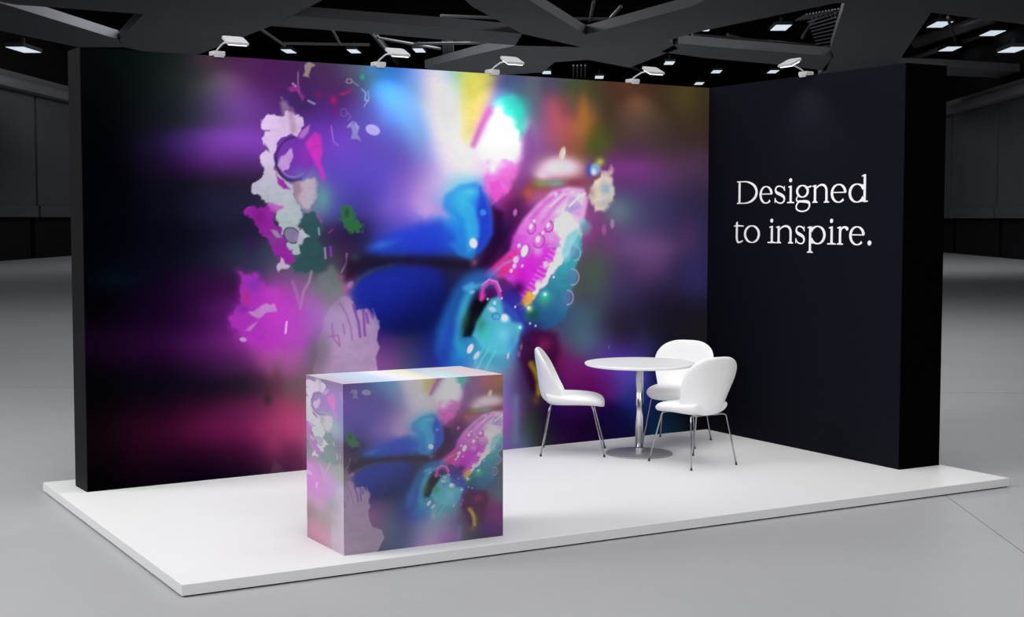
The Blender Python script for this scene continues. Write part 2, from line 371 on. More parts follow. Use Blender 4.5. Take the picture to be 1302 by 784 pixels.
    A.poly([(351.5, 339), (353, 334), (356, 333), (357, 326), (360, 328), (363, 335), (369, 339), (366, 342), (358, 342), (354, 345)], (192, 176, 198), .9, .95, .3)
    A.line([(404, 274), (409, 282)], 2, (180, 60, 160), .8); A.line([(405, 290), (406, 298)], 2, (170, 180, 195), .7)
    A.line([(413, 315), (414, 328)], 2.6, (180, 150, 200), .7); A.line([(420, 314), (421, 325)], 3.5, (140, 50, 170), .8); A.line([(418, 296), (423, 291)], 1.5, (200, 50, 90), .7)
    A.line([(441, 322), (440, 335), (434, 346)], 2, (160, 120, 170), .7)
    A.poly([(433, 277), (436, 266), (442, 260), (448, 262), (453, 276), (463, 283), (460, 294), (448, 297), (438, 289)], (46, 108, 62), 2., .9, 1.2)
    A.glow(441, 270, 3, 5, (28, 62, 40), .7)
    A.glow(452, 330, 6, 6, (60, 90, 110), .7)
    A.ell(474, 165, 9.5, 6.5, 22, (158, 150, 204), .12, .95); A.line([(467, 160), (481, 170)], .8, (130, 122, 184), .6)
    A.poly([(441, 164), (445, 156), (452, 155), (456, 164), (456, 171), (460, 180), (455, 177), (447, 176), (450, 168), (446, 162)], (136, 128, 186), 1., .85, .5)
    A.ring(449, 161, 5, 6, 1, (170, 165, 205), .6, -170, 20)
    A.line([(421, 160), (424, 180), (430, 185)], 1.4, (170, 130, 215), .7); A.line([(442, 143), (446, 148), (442, 153)], 1.2, (140, 100, 180), .7); A.ring(437, 143, 4, 5, 1, (130, 90, 170), .6)
    A.line([(460, 113), (465, 118), (464, 127), (468, 128)], 1.6, (130, 170, 190), .75); A.line([(468, 116), (469, 126), (463, 135)], 1.5, (130, 150, 190), .7); A.line([(448, 104), (456, 109)], 1.3, (120, 170, 170), .7)
    A.ring(444, 103, 3.5, 3, 1, (190, 150, 170), .7); A.ell(461, 98, 2.8, 3.5, 0, (40, 160, 130), .4, .9)
    A.glow(424, 127, 4, 4.5, (180, 30, 92), .9); A.poly([(430, 119), (440, 117), (448, 112), (445, 117), (436, 121)], (180, 34, 96), 1.5, .85); A.glow(405, 121, 4, 3, (150, 24, 70), .7); A.glow(426, 140, 2.5, 8, (130, 26, 100), .6)
    # ---- lower pink flower
    A.poly([(304, 344), (312, 349), (325, 350), (331, 357), (342, 366), (350, 378), (362, 372), (374, 376), (384, 392), (392, 410), (390, 440), (372, 450), (344, 452), (329, 445), (317, 438), (306.5, 426), (294, 414), (290, 405.5), (299, 394), (306, 384), (304, 370), (307, 358)], (178, 52, 186), 10, .8, .8)
    A.poly([(304, 344), (312, 349), (325, 350), (331, 357), (342, 366), (350, 384), (346, 410), (336, 430), (317, 438), (306.5, 426), (294, 414), (290, 405.5), (299, 394), (306, 384), (304, 370), (307, 358)], (170, 50, 182), 1.5, .8, .7)
    A.glow(348, 400, 18, 32, (184, 58, 190), .75); A.glow(376, 425, 20, 20, (182, 72, 190), .75); A.glow(372, 395, 14, 12, (186, 74, 190), .6)
    A.glow(322, 362, 10, 11, (128, 50, 172), .85); A.glow(313, 378, 4, 10, (176, 44, 112), .8, ); A.glow(309, 393, 8, 6, (110, 40, 150), .6)
    A.glow(352, 398, 16, 18, (190, 62, 198), .8); A.glow(348, 372, 12, 8, (190, 66, 190), .7)
    A.poly([(314, 397), (326, 391), (340, 386), (348, 387), (351.5, 396), (340, 398), (327, 404), (322, 402)], (190, 140, 198), 1.6, .85, .6)
    A.poly([(328, 408), (318, 414), (312, 420), (318, 421), (324, 414)], (180, 130, 190), 1.6, .8)
    A.line([(364.5, 409), (363, 423)], 2.6, (232, 185, 232), .9, .8); A.ell(309, 431.5, 4.5, 2.8, 10, (190, 150, 200), .25, .9)
    A.poly([(340, 452), (352, 442), (372, 436), (382, 448), (376, 475), (344, 475)], (172, 90, 160), 12, .55)
    A.glow(352, 480, 9, 20, (96, 56, 72), .6); A.glow(372, 492, 10, 20, (110, 86, 92), .6); A.glow(372, 530, 22, 22, (172, 62, 108), .6); A.glow(340, 508, 5, 8, (36, 40, 28), .6)
    A.line([(396, 345), (393, 358), (386, 370), (382, 392)], 3, (170, 142, 168), .7, 1.5); A.line([(372, 358), (377, 372), (381, 388)], 3.5, (168, 128, 168), .55, 2)
    A.poly([(396, 372), (406, 350), (420, 338), (432, 350), (440, 372), (420, 382)], (112, 122, 122), 5, .7, .6)
    A.glow(442, 366, 7, 7, (186, 92, 150), .85); A.ell(446, 362, 3.5, 5, 30, (196, 120, 170), .4, .8); A.glow(434, 352, 4, 3, (160, 70, 110), .7)
    A.glow(448, 350, 8, 5, (112, 22, 62), .7)
    LP = [(398, 470), (402, 452), (408, 420), (418, 392), (432, 378), (444, 376), (449, 386), (453, 398), (457, 392), (466, 392), (474, 398), (481, 408), (483, 418), (480, 431), (482.5, 440), (478, 455), (479, 462),
          (482, 472), (484, 490), (505, 500), (509, 522), (500, 545), (494, 556), (470, 580), (400, 590)]
    A.poly(LP, (178, 148, 188), 1.3, .88, .45, (170, 144, 174), (440, 390), (450, 540))
    A.glow(398, 408, 18, 30, (162, 92, 186), .8); A.glow(402, 450, 14, 22, (104, 92, 112), .85); A.glow(398, 490, 14, 24, (120, 90, 100), .8); A.glow(400, 560, 14, 40, (150, 110, 140), .7)
    A.glow(424, 384, 14, 9, (128, 116, 140), .7); A.glow(440, 376, 8, 5, (164, 116, 160), .6)
    A.poly([(494, 560), (506, 552), (525, 552), (530, 558), (518, 566), (500, 582), (494, 578)], (152, 132, 176), 1.5, .9, .7)
    A.glow(424, 408, 14, 16, (160, 140, 186), .7); A.glow(410, 440, 9, 16, (128, 116, 136), .7)
    for q in ([(449, 388), (456, 410), (458, 428)], [(462, 394), (463, 412), (464, 426)], [(470, 394), (474, 404)], [(466, 398), (468, 410)]): A.line(q, 3.2, (118, 56, 150), .75, 1.4)
    for q in ([(432, 385), (440, 398), (446, 416), (448, 432)], [(422, 412), (424, 430), (432, 440)], [(418, 428), (430, 426), (432, 438)], [(436, 412), (438, 424)]): A.line(q, 2., (140, 80, 150), .6, 1.2)
    A.line([(474, 392), (478, 404)], 2, (190, 170, 200), .6)
    A.glow(350, 560, 12, 20, (150, 54, 96), .5); A.poly([(344, 603), (348, 585), (356, 590), (366, 604)], (86, 60, 76), 3, .6)
    # ---- big blue petals
    A.poly([(444, 372), (456, 356), (474, 345), (500, 339), (540, 337), (560, 344), (566, 364), (560, 395), (545, 420), (505, 426), (488, 420), (482, 404), (470, 392), (456, 388)], (28, 42, 160), 9, .75, 0, (14, 20, 84), (490, 350), (520, 425))
    A.line([(446, 368), (458, 353), (476, 342), (500, 336)], 4, (66, 92, 92), .45, 4)
    A.poly([(470, 318), (480, 308), (500, 296), (530, 286), (560, 280), (575, 300), (585, 318), (560, 322), (520, 320), (490, 322)], (32, 62, 205), 8, .7)
    A.glow(486, 311, 16, 5, (60, 110, 200), .7, -12)
    A.poly([(566, 248), (585, 235), (606, 232), (614, 240), (620, 256), (626, 278), (626, 296), (618, 312), (606, 322), (600, 332), (584, 325), (570, 310), (590, 298), (588, 282), (575, 272), (560, 268)], (40, 130, 222), 4, .75)
    A.poly([(611, 238), (617, 250), (625, 276), (626, 296), (617, 314), (606, 320), (608, 296), (604, 275), (608, 255)], (34, 52, 196), 5, .8)
    A.poly([(590, 250), (602, 262), (609, 282), (608, 300), (602, 318), (594, 322), (594, 300), (590, 280), (580, 266)], (58, 172, 232), 5, .8)
    A.glow(586, 252, 14, 14, (60, 190, 232), .7); A.glow(598, 244, 9, 6, (90, 210, 236), .6); A.glow(545, 262, 16, 10, (196, 158, 220), .55, 15); A.glow(570, 300, 9, 14, (40, 84, 210), .5)
    A.poly([(530, 268), (545, 258), (562, 262), (570, 276), (558, 272), (548, 272), (540, 278)], (190, 150, 218), 5, .6)
    A.ell(602, 309, 5, 6.5, -15, (232, 226, 246), .3, .98); A.ell(614, 270, 4, 4, 0, (60, 150, 235), .5, .8); A.glow(602, 333, 5, 4, (150, 84, 116), .8)
    A.poly([(440, 330), (470, 325), (520, 326), (570, 327), (600, 332), (596, 344), (560, 340), (510, 335), (470, 342), (440, 356)], (30, 20, 40), 6, .75)
    A.poly([(626, 262), (640, 270), (640, 300), (628, 330), (614, 345), (606, 342), (618, 315), (628, 298)], (40, 12, 48), 5, .85)
    # ---- streaks of light, white flare and magenta tail
    A.poly([(536, 86), (562, 88), (576, 130), (586, 170), (596, 205), (570, 215), (556, 190), (552, 150), (545, 115)], (236, 226, 244), 17, .6)
    A.glow(508, 128, 17, 34, (72, 138, 214), .55, -22); A.glow(528, 158, 12, 22, (104, 150, 214), .45, -25); A.glow(492, 96, 14, 14, (54, 124, 206), .5)
    A.glow(522, 110, 12, 40, (118, 178, 236), .25, 12)
    A.poly([(590, 92), (628, 96), (622, 120), (606, 160), (596, 184), (588, 175), (592, 130)], (222, 214, 92), 11, .6)
    A.line([(622, 140), (612, 160), (602, 184)], 7, (186, 72, 172), .7, 4)
    A.poly([(632, 130), (644, 142), (660, 160), (664, 185), (655, 205), (630, 205), (614, 200), (612, 190), (622, 170)], (255, 252, 255), 9, .97, .8, mot=0)
    A.poly([(630, 128), (650, 122), (664, 132), (668, 165), (662, 176), (654, 158), (642, 146)], (44, 188, 170), 6, .8, .8)
    A.glow(648, 128, 16, 8, (52, 150, 150), .5)
    A.poly([(616, 208), (636, 206), (650, 208), (656, 222), (644, 244), (630, 258), (624, 248), (618, 230)], (236, 108, 214), 5, .8, 1.3, mot=.1)
    A.glow(630, 208, 14, 7, (252, 214, 246), .8)
    A.poly([(622, 232), (634, 228), (640, 240), (631, 256), (626, 250)], (240, 80, 196), 3, .8)
    A.glow(626, 214, 6, 7, (255, 240, 255), .9)
    A.poly([(664, 170), (676, 160), (682, 190), (676, 225), (660, 245), (654, 235), (664, 205)], (122, 64, 142), 6, .6)
    # ---- magenta petal with its frosted edge
    A.poly([(618, 348), (632, 335), (648, 318), (652, 300), (666, 278), (684, 258), (702, 243), (722, 238), (742, 240), (748, 252), (740, 290), (724, 322), (700, 355), (680, 378), (668, 386), (660, 372), (650, 360), (640, 352)], (206, 64, 206), 3.5, .95, 0, (246, 178, 240), (655, 345), (722, 258), mot=.08)
    A.glow(722, 252, 18, 9, (240, 196, 240), .8, -30); A.glow(700, 268, 10, 5, (240, 170, 236), .6, -40); A.glow(682, 252, 16, 6, (196, 90, 190), .5, -35)
    A.poly([(618, 350), (630, 336), (648, 322), (660, 316), (650, 340), (640, 352), (628, 356)], (226, 54, 132), 4, .85)
    A.line([(622, 352), (640, 336), (660, 326), (672, 322)], 3.5, (170, 130, 220), .7, 1.8)
    A.poly([(668, 330), (700, 300), (708, 318), (690, 350), (668, 384), (654, 362)], (214, 44, 214), 5, .8)
    A.line([(640, 340), (655, 345), (664, 350)], 5, (240, 50, 150), .6, 2)
    for q in ([(676, 278), (694, 258), (712, 244)], [(690, 282), (706, 262), (722, 246)]): A.line(q, 5, (196, 70, 190), .55, 3)
    A.poly([(716, 262), (736, 244), (744, 250), (736, 268), (722, 276), (712, 276)], (224, 214, 240), 2, .85)
    A.poly([(702, 280), (718, 268), (730, 276), (738, 290), (738, 304), (728, 322), (712, 344), (692, 366), (676, 386), (664, 394), (668, 384), (684, 358), (704, 330), (712, 308), (706, 296)], (246, 236, 244), 3, .95, 1.2, mot=.06)
    A.glow(722, 284, 9, 14, (252, 240, 244), .7); A.glow(728, 292, 5, 5, (240, 226, 206), .7)
    for k in range(12):
        t = k/11.; px, py = 706-36*t, 322+58*t
        A.line([(px-6, py-5), (px+3, py)], 1.6, (236, 180, 236), .6, 1)
    A.poly([(724, 250), (732, 250), (740, 262), (738, 274), (726, 272), (718, 266)], (206, 150, 216), 2, .75)
    A.poly([(716, 268), (722, 262), (738, 258), (738, 264), (728, 270)], (170, 160, 216), 1.5, .7)
    # ---- teal underside with droplets
    A.poly([(724, 322), (734, 296), (740, 302), (739, 320), (732, 336), (733, 350), (728, 366), (724, 388), (718, 402), (706, 414), (690, 420), (672, 414), (664, 400), (666, 392), (680, 380), (700, 356)], (58, 168, 178), 2.2, .94, .7, (42, 92, 142), (724, 325), (700, 415))
    A.poly([(720, 300), (732, 290), (738, 296), (736, 312), (728, 326), (718, 336), (714, 322)], (120, 205, 216), 3, .75)
    A.line([(698, 313), (712, 312)], 3, (150, 170, 200), .7, 1.5)
    A.glow(692, 380, 9, 9, (60, 170, 130), .8); A.glow(678, 400, 8, 8, (20, 84, 60), .8); A.glow(718, 385, 7, 9, (70, 120, 170), .6); A.glow(680, 414, 14, 7, (34, 40, 100), .7)
    A.poly([(655, 388), (664, 380), (674, 370), (680, 376), (676, 386), (664, 390)], (222, 160, 70), 2.5, .9); A.glow(673, 374, 4, 4, (240, 196, 40), .95)
    A.glow(673, 392, 4.5, 4.5, (190, 220, 120), .9); A.ell(672, 391, 2, 2, 0, (255, 255, 240), .5, .95)
    A.glow(693, 374, 5, 5, (70, 220, 205), .9); A.ell(693, 374, 2, 2, 0, (235, 255, 255), .5, .95); A.ell(679, 372, 1.8, 1.8, 0, (240, 250, 250), .5, .9); A.ell(704, 352, 1.4, 1.4, 0, (250, 255, 255), .5, .9)
    for cx, cy_, rx, ry in ((731, 322, 7, 9), (728, 352, 8, 10), (722, 378, 7, 9)):
        A.ell(cx, cy_, rx, ry, 0, (110, 110, 170), .3, .35); A.ring(cx, cy_, rx, ry, 1.3, (190, 170, 215), .7, -100, 100)
    A.ell(744, 290, 8, 9, 0, (110, 170, 180), .5, .75); A.ell(741, 281, 4, 3.5, 0, (120, 210, 210), .5, .7); A.glow(752, 296, 8, 7, (150, 60, 130), .5)
    A.glow(684, 318, 6, 8, (252, 204, 246), .6); A.glow(700, 304, 7, 8, (248, 206, 244), .55); A.glow(690, 276, 9, 5, (240, 160, 236), .5, -40); A.glow(712, 268, 9, 6, (252, 232, 250), .6, -40); A.glow(664, 350, 9, 14, (206, 24, 206), .6, 20); A.glow(650, 300, 4, 14, (120, 20, 120), .5, 25)
    A.line([(700, 262), (716, 248), (730, 244)], 3, (252, 226, 250), .6, 1.6); A.line([(724, 262), (736, 250), (744, 246)], 2.4, (250, 250, 255), .75, 1.2)
    # droplets on the magenta petal
    for cx, cy_, rx, ry, rt in ((698, 288, 5.5, 7, 15), (685, 306, 7, 9, 12), (676, 290, 5, 7.5, 10), (667, 319, 5.5, 9, 18)):
        A.ell(cx, cy_, rx, ry, rt, (228, 110, 220), .2, .8); A.ring(cx, cy_, rx, ry, 1.3, (160, 40, 160), .65, -100, 150, rt); A.ell(cx-1, cy_-2, rx*.45, ry*.5, rt, (255, 232, 252), .4, .9)
    A.ell(667, 319, 4, 8, 18, (250, 236, 252), .3, .9)
    for cx, cy_, r in ((707, 247, 2), (656, 330, 3.5), (654, 338, 2.5), (664, 338, 1.6), (694, 336, 3.5), (690, 296, 2), (679, 281, 2), (650, 344, 2), (660, 312, 2.2)): A.ell(cx, cy_, r, r*1.3, 15, (250, 214, 246), .4, .85)
    A.ell(655, 270, 2.5, 4.5, 10, (220, 110, 200), .4, .8)
    # frosted tip
    A.glow(712, 214, 27, 12, (244, 206, 232), .8); A.glow(705, 213, 19, 11, (252, 228, 242), .97, -8); A.glow(720, 212, 18, 10, (250, 222, 236), .95, 10); A.glow(690, 222, 10, 7, (246, 214, 236), .8)
    A.glow(688, 233, 9, 4, (120, 160, 90), .8); A.glow(707, 233, 12, 4, (110, 180, 150), .8, -4); A.glow(732, 232, 12, 4, (150, 50, 90), .7)
    A.glow(672, 246, 7, 8, (196, 92, 70), .7); A.glow(684, 248, 12, 8, (170, 90, 150), .4)
    A.ell(715, 196, 4, 9.5, 12, (226, 200, 184), .25, .95); A.ell(716, 196, 2, 6.5, 12, (240, 226, 216), .5, .8)
    A.glow(750, 216, 5, 8, (50, 70, 200), .9); A.ell(757, 215, 6.5, 8, 15, (130, 196, 236), .45, .95); A.ell(755, 218, 3, 4, 0, (240, 250, 255), .6, .9); A.glow(763, 206, 5, 5, (190, 220, 70), .95)
    A.poly([(749, 248), (752, 238), (759, 230), (764, 217), (772, 217), (778, 209), (781, 212), (778, 222), (781, 238), (778, 256), (770, 268), (760, 268), (752, 258)], (236, 226, 200), 3, .9, .8, mot=.08)
    A.glow(752, 244, 5, 9, (150, 110, 130), .5)
    A.glow(771, 240, 7, 8, (140, 170, 196), .8); A.glow(768, 258, 8, 8, (180, 166, 176), .7)
    A.ell(768, 292, 3, 7, 0, (176, 100, 160), .4, .7); A.ell(778.5, 284, 2.6, 6, 0, (200, 140, 186), .4, .75)
    # ---- cyan flower at the bottom
    A.line([(574, 462), (566, 444), (568, 420), (576, 395), (586, 374), (598, 360), (612, 354), (622, 354)], 22, (38, 110, 196), .7, 8)
    A.line([(588, 448), (580, 432), (584, 405), (590, 386), (598, 370)], 9, (52, 160, 205), .75, 5)
    A.poly([(602, 384), (612, 374), (620, 380), (618, 396), (606, 414), (598, 428), (589, 428), (592, 404)], (12, 12, 22), 3, .92); A.glow(592, 408, 5, 14, (34, 74, 44), .8, 15)
    A.line([(592, 366), (600, 362)], 7, (80, 170, 220), .7, 3); A.ell(600, 371, 3.5, 2.5, -20, (150, 180, 220), .5, .8)
    A.line([(612, 380), (614, 366), (622, 358), (630, 360), (635, 372), (636, 380)], 5, (214, 66, 184), .9, 2); A.glow(614, 376, 4, 5, (226, 50, 170), .9); A.glow(624, 372, 5, 7, (70, 16, 80), .85); A.line([(613, 362), (622, 355), (632, 358), (637, 370)], 2, (236, 150, 220), .8, 1)
    A.poly([(606, 410), (616, 392), (624, 380), (633, 377), (642, 384), (656, 396), (664, 412), (660, 432), (648, 450), (628, 452), (612, 440), (602, 426)], (84, 188, 212), 3, .9)
    A.glow(612, 414, 7, 10, (40, 130, 110), .8); A.poly([(638, 382), (656, 370), (668, 392), (664, 412), (650, 408), (640, 398)], (46, 56, 170), 4, .8); A.glow(650, 376, 9, 9, (54, 34, 150), .8); A.glow(660, 366, 8, 8, (40, 12, 62), .8)
    A.ell(642, 405, 7, 5.5, 20, (120, 200, 245), .5, .9); A.ell(641.5, 404, 4, 4.5, 0, (248, 246, 255), .5, .98); A.ell(626, 393, 5, 3, 20, (190, 220, 240), .5, .85); A.ell(629, 385, 2, 2.5, 0, (210, 240, 250), .5, .8); A.ring(631, 402, 5, 4, 1, (60, 80, 190), .7)
    A.glow(661, 416, 4, 3.5, (90, 210, 230), .9); A.ell(661, 416, 1.6, 1.6, 0, (240, 255, 255), .5, .9)
    for q in ((638, 379), (620, 380), (674, 411), (681, 414), (655, 390)): A.ell(q[0], q[1], 1.3, 1.5, 0, (235, 220, 245), .5, .8)
    A.glow(590, 395, 5, 24, (72, 190, 216), .5, 18); A.glow(572, 425, 8, 20, (36, 56, 180), .55, 15); A.glow(566, 452, 10, 14, (30, 40, 150), .6); A.glow(584, 452, 12, 9, (36, 140, 205), .6); A.glow(618, 424, 9, 10, (60, 200, 190), .6); A.glow(640, 426, 9, 12, (126, 208, 228), .65); A.glow(606, 364, 10, 4, (90, 190, 230), .6, -20); A.glow(652, 436, 7, 12, (70, 130, 205), .5)
    A.line([(586, 440), (610, 452), (640, 462)], 14, (46, 150, 186), .5, 7)
    A.ell(598, 443, 3.4, 6.5, 25, (236, 216, 246), .25, .95); A.ell(606, 451.5, 2.8, 6, 35, (206, 206, 240), .3, .9)
    for q in ([(622, 442), (612, 458), (606, 470)], [(630, 446), (622, 460), (616, 474)], [(614, 444), (604, 462)]): A.line(q, 2.6, (120, 205, 210), .55, 1.4)
    A.glow(606, 474, 5, 8, (190, 200, 220), .5)
    A.ell(646, 452, 1.5, 4.2, 8, (230, 190, 220), .4, .85); A.ell(663, 441, 1.5, 4, 8, (240, 200, 225), .4, .9); A.ell(660, 450, 2, 3.6, 8, (226, 110, 190), .4, .85); A.ell(689, 440, 1.6, 4.5, 0, (250, 180, 225), .4, .9)
    A.poly([(662, 428), (676, 418), (694, 420), (708, 424), (712, 446), (704, 470), (700, 494), (690, 500), (676, 498), (670, 476), (660, 456)], (58, 12, 54), 6, .8); A.glow(692, 438, 9, 9, (126, 30, 90), .8)
    A.line([(676, 463), (681, 472), (685, 484), (685.5, 500)], 7, (206, 174, 36), .9, 3.2); A.glow(678, 462, 5, 4, (130, 96, 44), .7); A.glow(682, 508, 5, 6, (150, 96, 44), .6); A.glow(690, 490, 4, 16, (52, 84, 40), .7)
    A.line([(656, 505), (655, 560)], 8, (104, 124, 160), .55, 4)
    A.glow(742, 142, 6, 24, (186, 116, 44), .6); A.glow(706, 146, 8, 22, (196, 92, 106), .5, -10); A.glow(728, 128, 5, 20, (84, 96, 48), .45); A.glow(760, 182, 12, 16, (74, 92, 30), .5)
    A.glow(682, 120, 6, 40, (96, 104, 112), .45); A.glow(664, 96, 7, 16, (70, 84, 120), .5)
    A.glow(796, 214, 36, 12, (128, 56, 138), .5); A.glow(786, 268, 14, 16, (112, 140, 146), .5); A.glow(850, 180, 44, 18, (56, 46, 42), .45); A.glow(872, 120, 14, 22, (96, 84, 44), .4); A.glow(812, 116, 12, 12, (96, 62, 42), .3)
    A.glow(826, 314, 34, 14, (122, 86, 136), .45); A.glow(760, 345, 12, 34, (74, 96, 78), .5); A.glow(850, 398, 44, 16, (28, 22, 40), .5); A.glow(876, 300, 12, 26, (104, 60, 104), .3); A.glow(884, 352, 14, 24, (56, 56, 124), .4)
    A.ell(774.5, 441, 1.2, 2.2, 0, (120, 90, 190), .5, .8)
    A.glow(790, 462, 22, 8, (98, 76, 200), .5)
    return np.clip(A.c, 0, 255)

NHAT = np.array([-MU.y, MU.x, 0.])
def mural_to_drawing(u, z):                    # metres on the wall (u from the inner corner) -> drawing units of the artwork
    P = np.stack([MU.x*u, MU.y*u, z], -1)-CP
    d = P@CF
    return 651+FPX*(P@CR)/d, 392-FPX*(P@CU)/d

def print_grid(name, origin, eu, ev, lu, lv, nu, nv, fcol, m, parent, gain=1.):
    o, a, b = np.array(origin, float), np.array(eu, float), np.array(ev, float)
    us, vs = np.meshgrid(np.linspace(0, lu, nu+1), np.linspace(0, lv, nv+1))
    us, vs = us.ravel(), vs.ravel()
    P = o+us[:, None]*a+vs[:, None]*b
    idx = np.arange((nu+1)*(nv+1)).reshape(nv+1, nu+1)
    F = np.stack([idx[:-1, :-1], idx[:-1, 1:], idx[1:, 1:], idx[1:, :-1]], -1).reshape(-1, 4)
    me = bpy.data.meshes.new(name)
    me.vertices.add(len(P)); me.vertices.foreach_set('co', P.astype('f').ravel())
    me.loops.add(F.size); me.loops.foreach_set('vertex_index', F.astype('i').ravel())
    me.polygons.add(len(F)); me.polygons.foreach_set('loop_start', np.arange(0, F.size, 4, dtype='i'))
    me.update(calc_edges=True)
    c = np.clip(lin(fcol(us, vs))*gain, 0, .985); at = me.color_attributes.new('print', 'FLOAT_COLOR', 'POINT')
    at.data.foreach_set('color', np.concatenate([c, np.ones((len(c), 1))], 1).astype('f').ravel())
    return link(name, me, m, parent)

# ------------------------------------------------------------------ mural wall
PRINT_GAIN = 1.0
M_MURAL = mat_print('mural_fabric_print', .8, .0)
M_CPRINT = mat_print('counter_print', .5, .2)
TL = .276
wall = empty('mural_backdrop', tuple(ML+MU*(MLEN/2)), MANG)
h = MLEN/2
bm = bmesh.new(); add_box(bm, -h+.004, h, .004, TL, 0, H); from_bm('wall_body', bm, M_BLACK, wall)
bm = bmesh.new(); add_box(bm, -h, -h+.006, 0, TL, 0, H); o = from_bm('end_panel', bm, M_END, wall); o['label'] = 'charcoal narrow end panel'
def f_mural(u, v):
    x, y = mural_to_drawing(u-MLEN, v)
    return artwork(x, y)
print_grid('printed_panel', (-h+.006, 0, 0), (1, 0, 0), (0, 0, 1), MLEN-.006, H, 760, 420, lambda u, v: f_mural(u+.006, v), M_MURAL, wall, 1.32)['label'] = 'abstract purple, blue and magenta flower print'
tag(wall, 'long back wall with a huge vivid flower print in purple, blue and magenta', 'wall panel')

# ------------------------------------------------------------------ lettering wall
SE = Vector((-.0167, -2.3446, 0)); SD_ = SE.normalized(); SLEN = SE.length; TR = .412
sroot = empty('lettering_backdrop', (.004, 0, 0), math.atan2(SD_.y, SD_.x))     # local x runs along the face towards the viewer, local y into the wall
bm = bmesh.new(); add_box(bm, -.27, SLEN-.006, .0, TR, 0, H, .0015); from_bm('wall_body', bm, M_NAVY, sroot)
bm = bmesh.new(); add_box(bm, SLEN-.006, SLEN, .0, TR, 0, H); o = from_bm('end_panel', bm, M_BLACK, sroot); o['label'] = 'pure black end panel'

def strip(P, W):                                # polygon ribbon of varying width along a path
    P = [np.array(p, float) for p in P]; L, Rr = [], []
    for i, p in enumerate(P):
        t = P[min(i+1, len(P)-1)]-P[max(i-1, 0)]; t = t/(np.linalg.norm(t)+1e-9); n = np.array([-t[1], t[0]])
        w = W[i] if hasattr(W, '__len__') else W
        L.append(p+n*w/2); Rr.append(p-n*w/2)
    return ('strip', L, Rr)
def bez(p0, p1, p2, p3, n=14):
    t = np.linspace(0, 1, n)[:, None]; p0, p1, p2, p3 = map(np.array, (p0, p1, p2, p3))
    return list((1-t)**3*p0+3*(1-t)**2*t*p1+3*(1-t)*t*t*p2+t**3*p3)
def arc(cx, cy_, rx, ry, a0, a1, thick, thin, n=30, ax=90):
    # stroke round an ellipse: thick on its sides, thin at top and bottom
    P, W = [], []
    for k in range(n+1):
        a = math.radians(a0+(a1-a0)*k/n); P.append((cx+rx*math.cos(a), cy_+ry*math.sin(a)))
        W.append(thin+(thick-thin)*abs(math.cos(a-math.radians(ax-90)))**1.3)
    return strip(P, W)
def pl(*p): return ('poly', [np.array(q, float) for q in p])
def dot(cx, cy_, r): return pl(*[(cx+r*math.cos(2*PI*k/24), cy_+r*math.sin(2*PI*k/24)) for k in range(24)])
SW, TH = .0235, .009                            # stem and hairline, metres
def stem(x, y0, y1): return pl((x-SW/2, y0), (x+SW/2, y0), (x+SW/2, y1), (x-SW/2, y1))
def foot(x, y=0., w=.058, t=.009, up=1):
    return pl((x-w/2, y), (x+w/2, y), (x+w/2, y+up*t), (x+SW/2+.004, y+up*(t+.003)), (x+SW/2, y+up*(t+.010)), (x-SW/2, y+up*(t+.010)), (x-SW/2-.004, y+up*(t+.003)), (x-w/2, y+up*t))
def flag(x, y): return pl((x-SW/2-.020, y-.016), (x-SW/2-.020, y-.009), (x+SW/2, y), (x+SW/2, y-.03), (x-SW/2, y-.03), (x-SW/2, y-.017))
XH, CAP, ASC = .143, .191, .212
def g_D(x, w): return [stem(x+.032, 0, CAP), pl((x, 0), (x+.10, 0), (x+.10, .009), (x, .009)), pl((x, CAP), (x+.10, CAP), (x+.10, CAP-.009), (x, CAP-.009)),
                       arc(x+.095, CAP/2, w-.095-SW*.55, CAP/2-.0045, -90, 90, SW*1.15, .009)]
def g_e(x, w):
    c = x+w/2; r = w/2-SW*.45
    return [arc(c, XH/2, r, XH/2-.003, 8, 318, SW*1.08, TH), pl((x+.012, XH*.52), (x+w-.004, XH*.52), (x+w-.004, XH*.52+.0085), (x+.012, XH*.52+.0085)),
            arc(c, XH/2, r, XH/2-.003, 8, 60, SW*.9, TH)]
def g_s(x, w):
    c = x+w/2
    P = bez((x+w-.014, XH-.030), (x+w-.030, XH+.002), (x+.008, XH+.012), (x+.012, XH-.038))+bez((x+.012, XH-.038), (x+.018, XH*.50), (x+w-.020, XH*.55), (x+w-.012, .036))[1:]+bez((x+w-.012, .036), (x+w-.006, -.010), (x+.030, -.008), (x+.010, .030))[1:]
    n = len(P); W = [TH*1.1+(SW*1.05-TH)*math.exp(-((k/(n-1)-.5)/.2)**2) for k in range(n)]
    return [strip(P, W), pl((x+w-.017, XH-.003), (x+w-.010, XH-.003), (x+w-.008, XH-.042), (x+w-.016, XH-.042)), pl((x+.003, .004), (x+.010, .004), (x+.013, .045), (x+.004, .045))]
def g_i(x, w): c = x+w/2+.002; return [stem(c, 0, XH-.002), foot(c, w=w), flag(c, XH), dot(c-.003, XH+.042, .0165)]
def g_n(x, w):
    a, b = x+.032, x+w-.034
    P = bez((a, XH-.055), (a+.012, XH+.004), (b-.004, XH+.026), (b, XH-.052)); n = len(P)
    return [stem(a, 0, XH-.002), foot(a), flag(a, XH), strip(P, [TH+(SW-TH)*(k/(n-1))**1.3 for k in range(n)]), stem(b, 0, XH-.05), foot(b)]
def g_o(x, w): return [arc(x+w/2, XH/2, w/2-SW*.52, XH/2-.002, 0, 360, SW*1.1, TH, 48)]
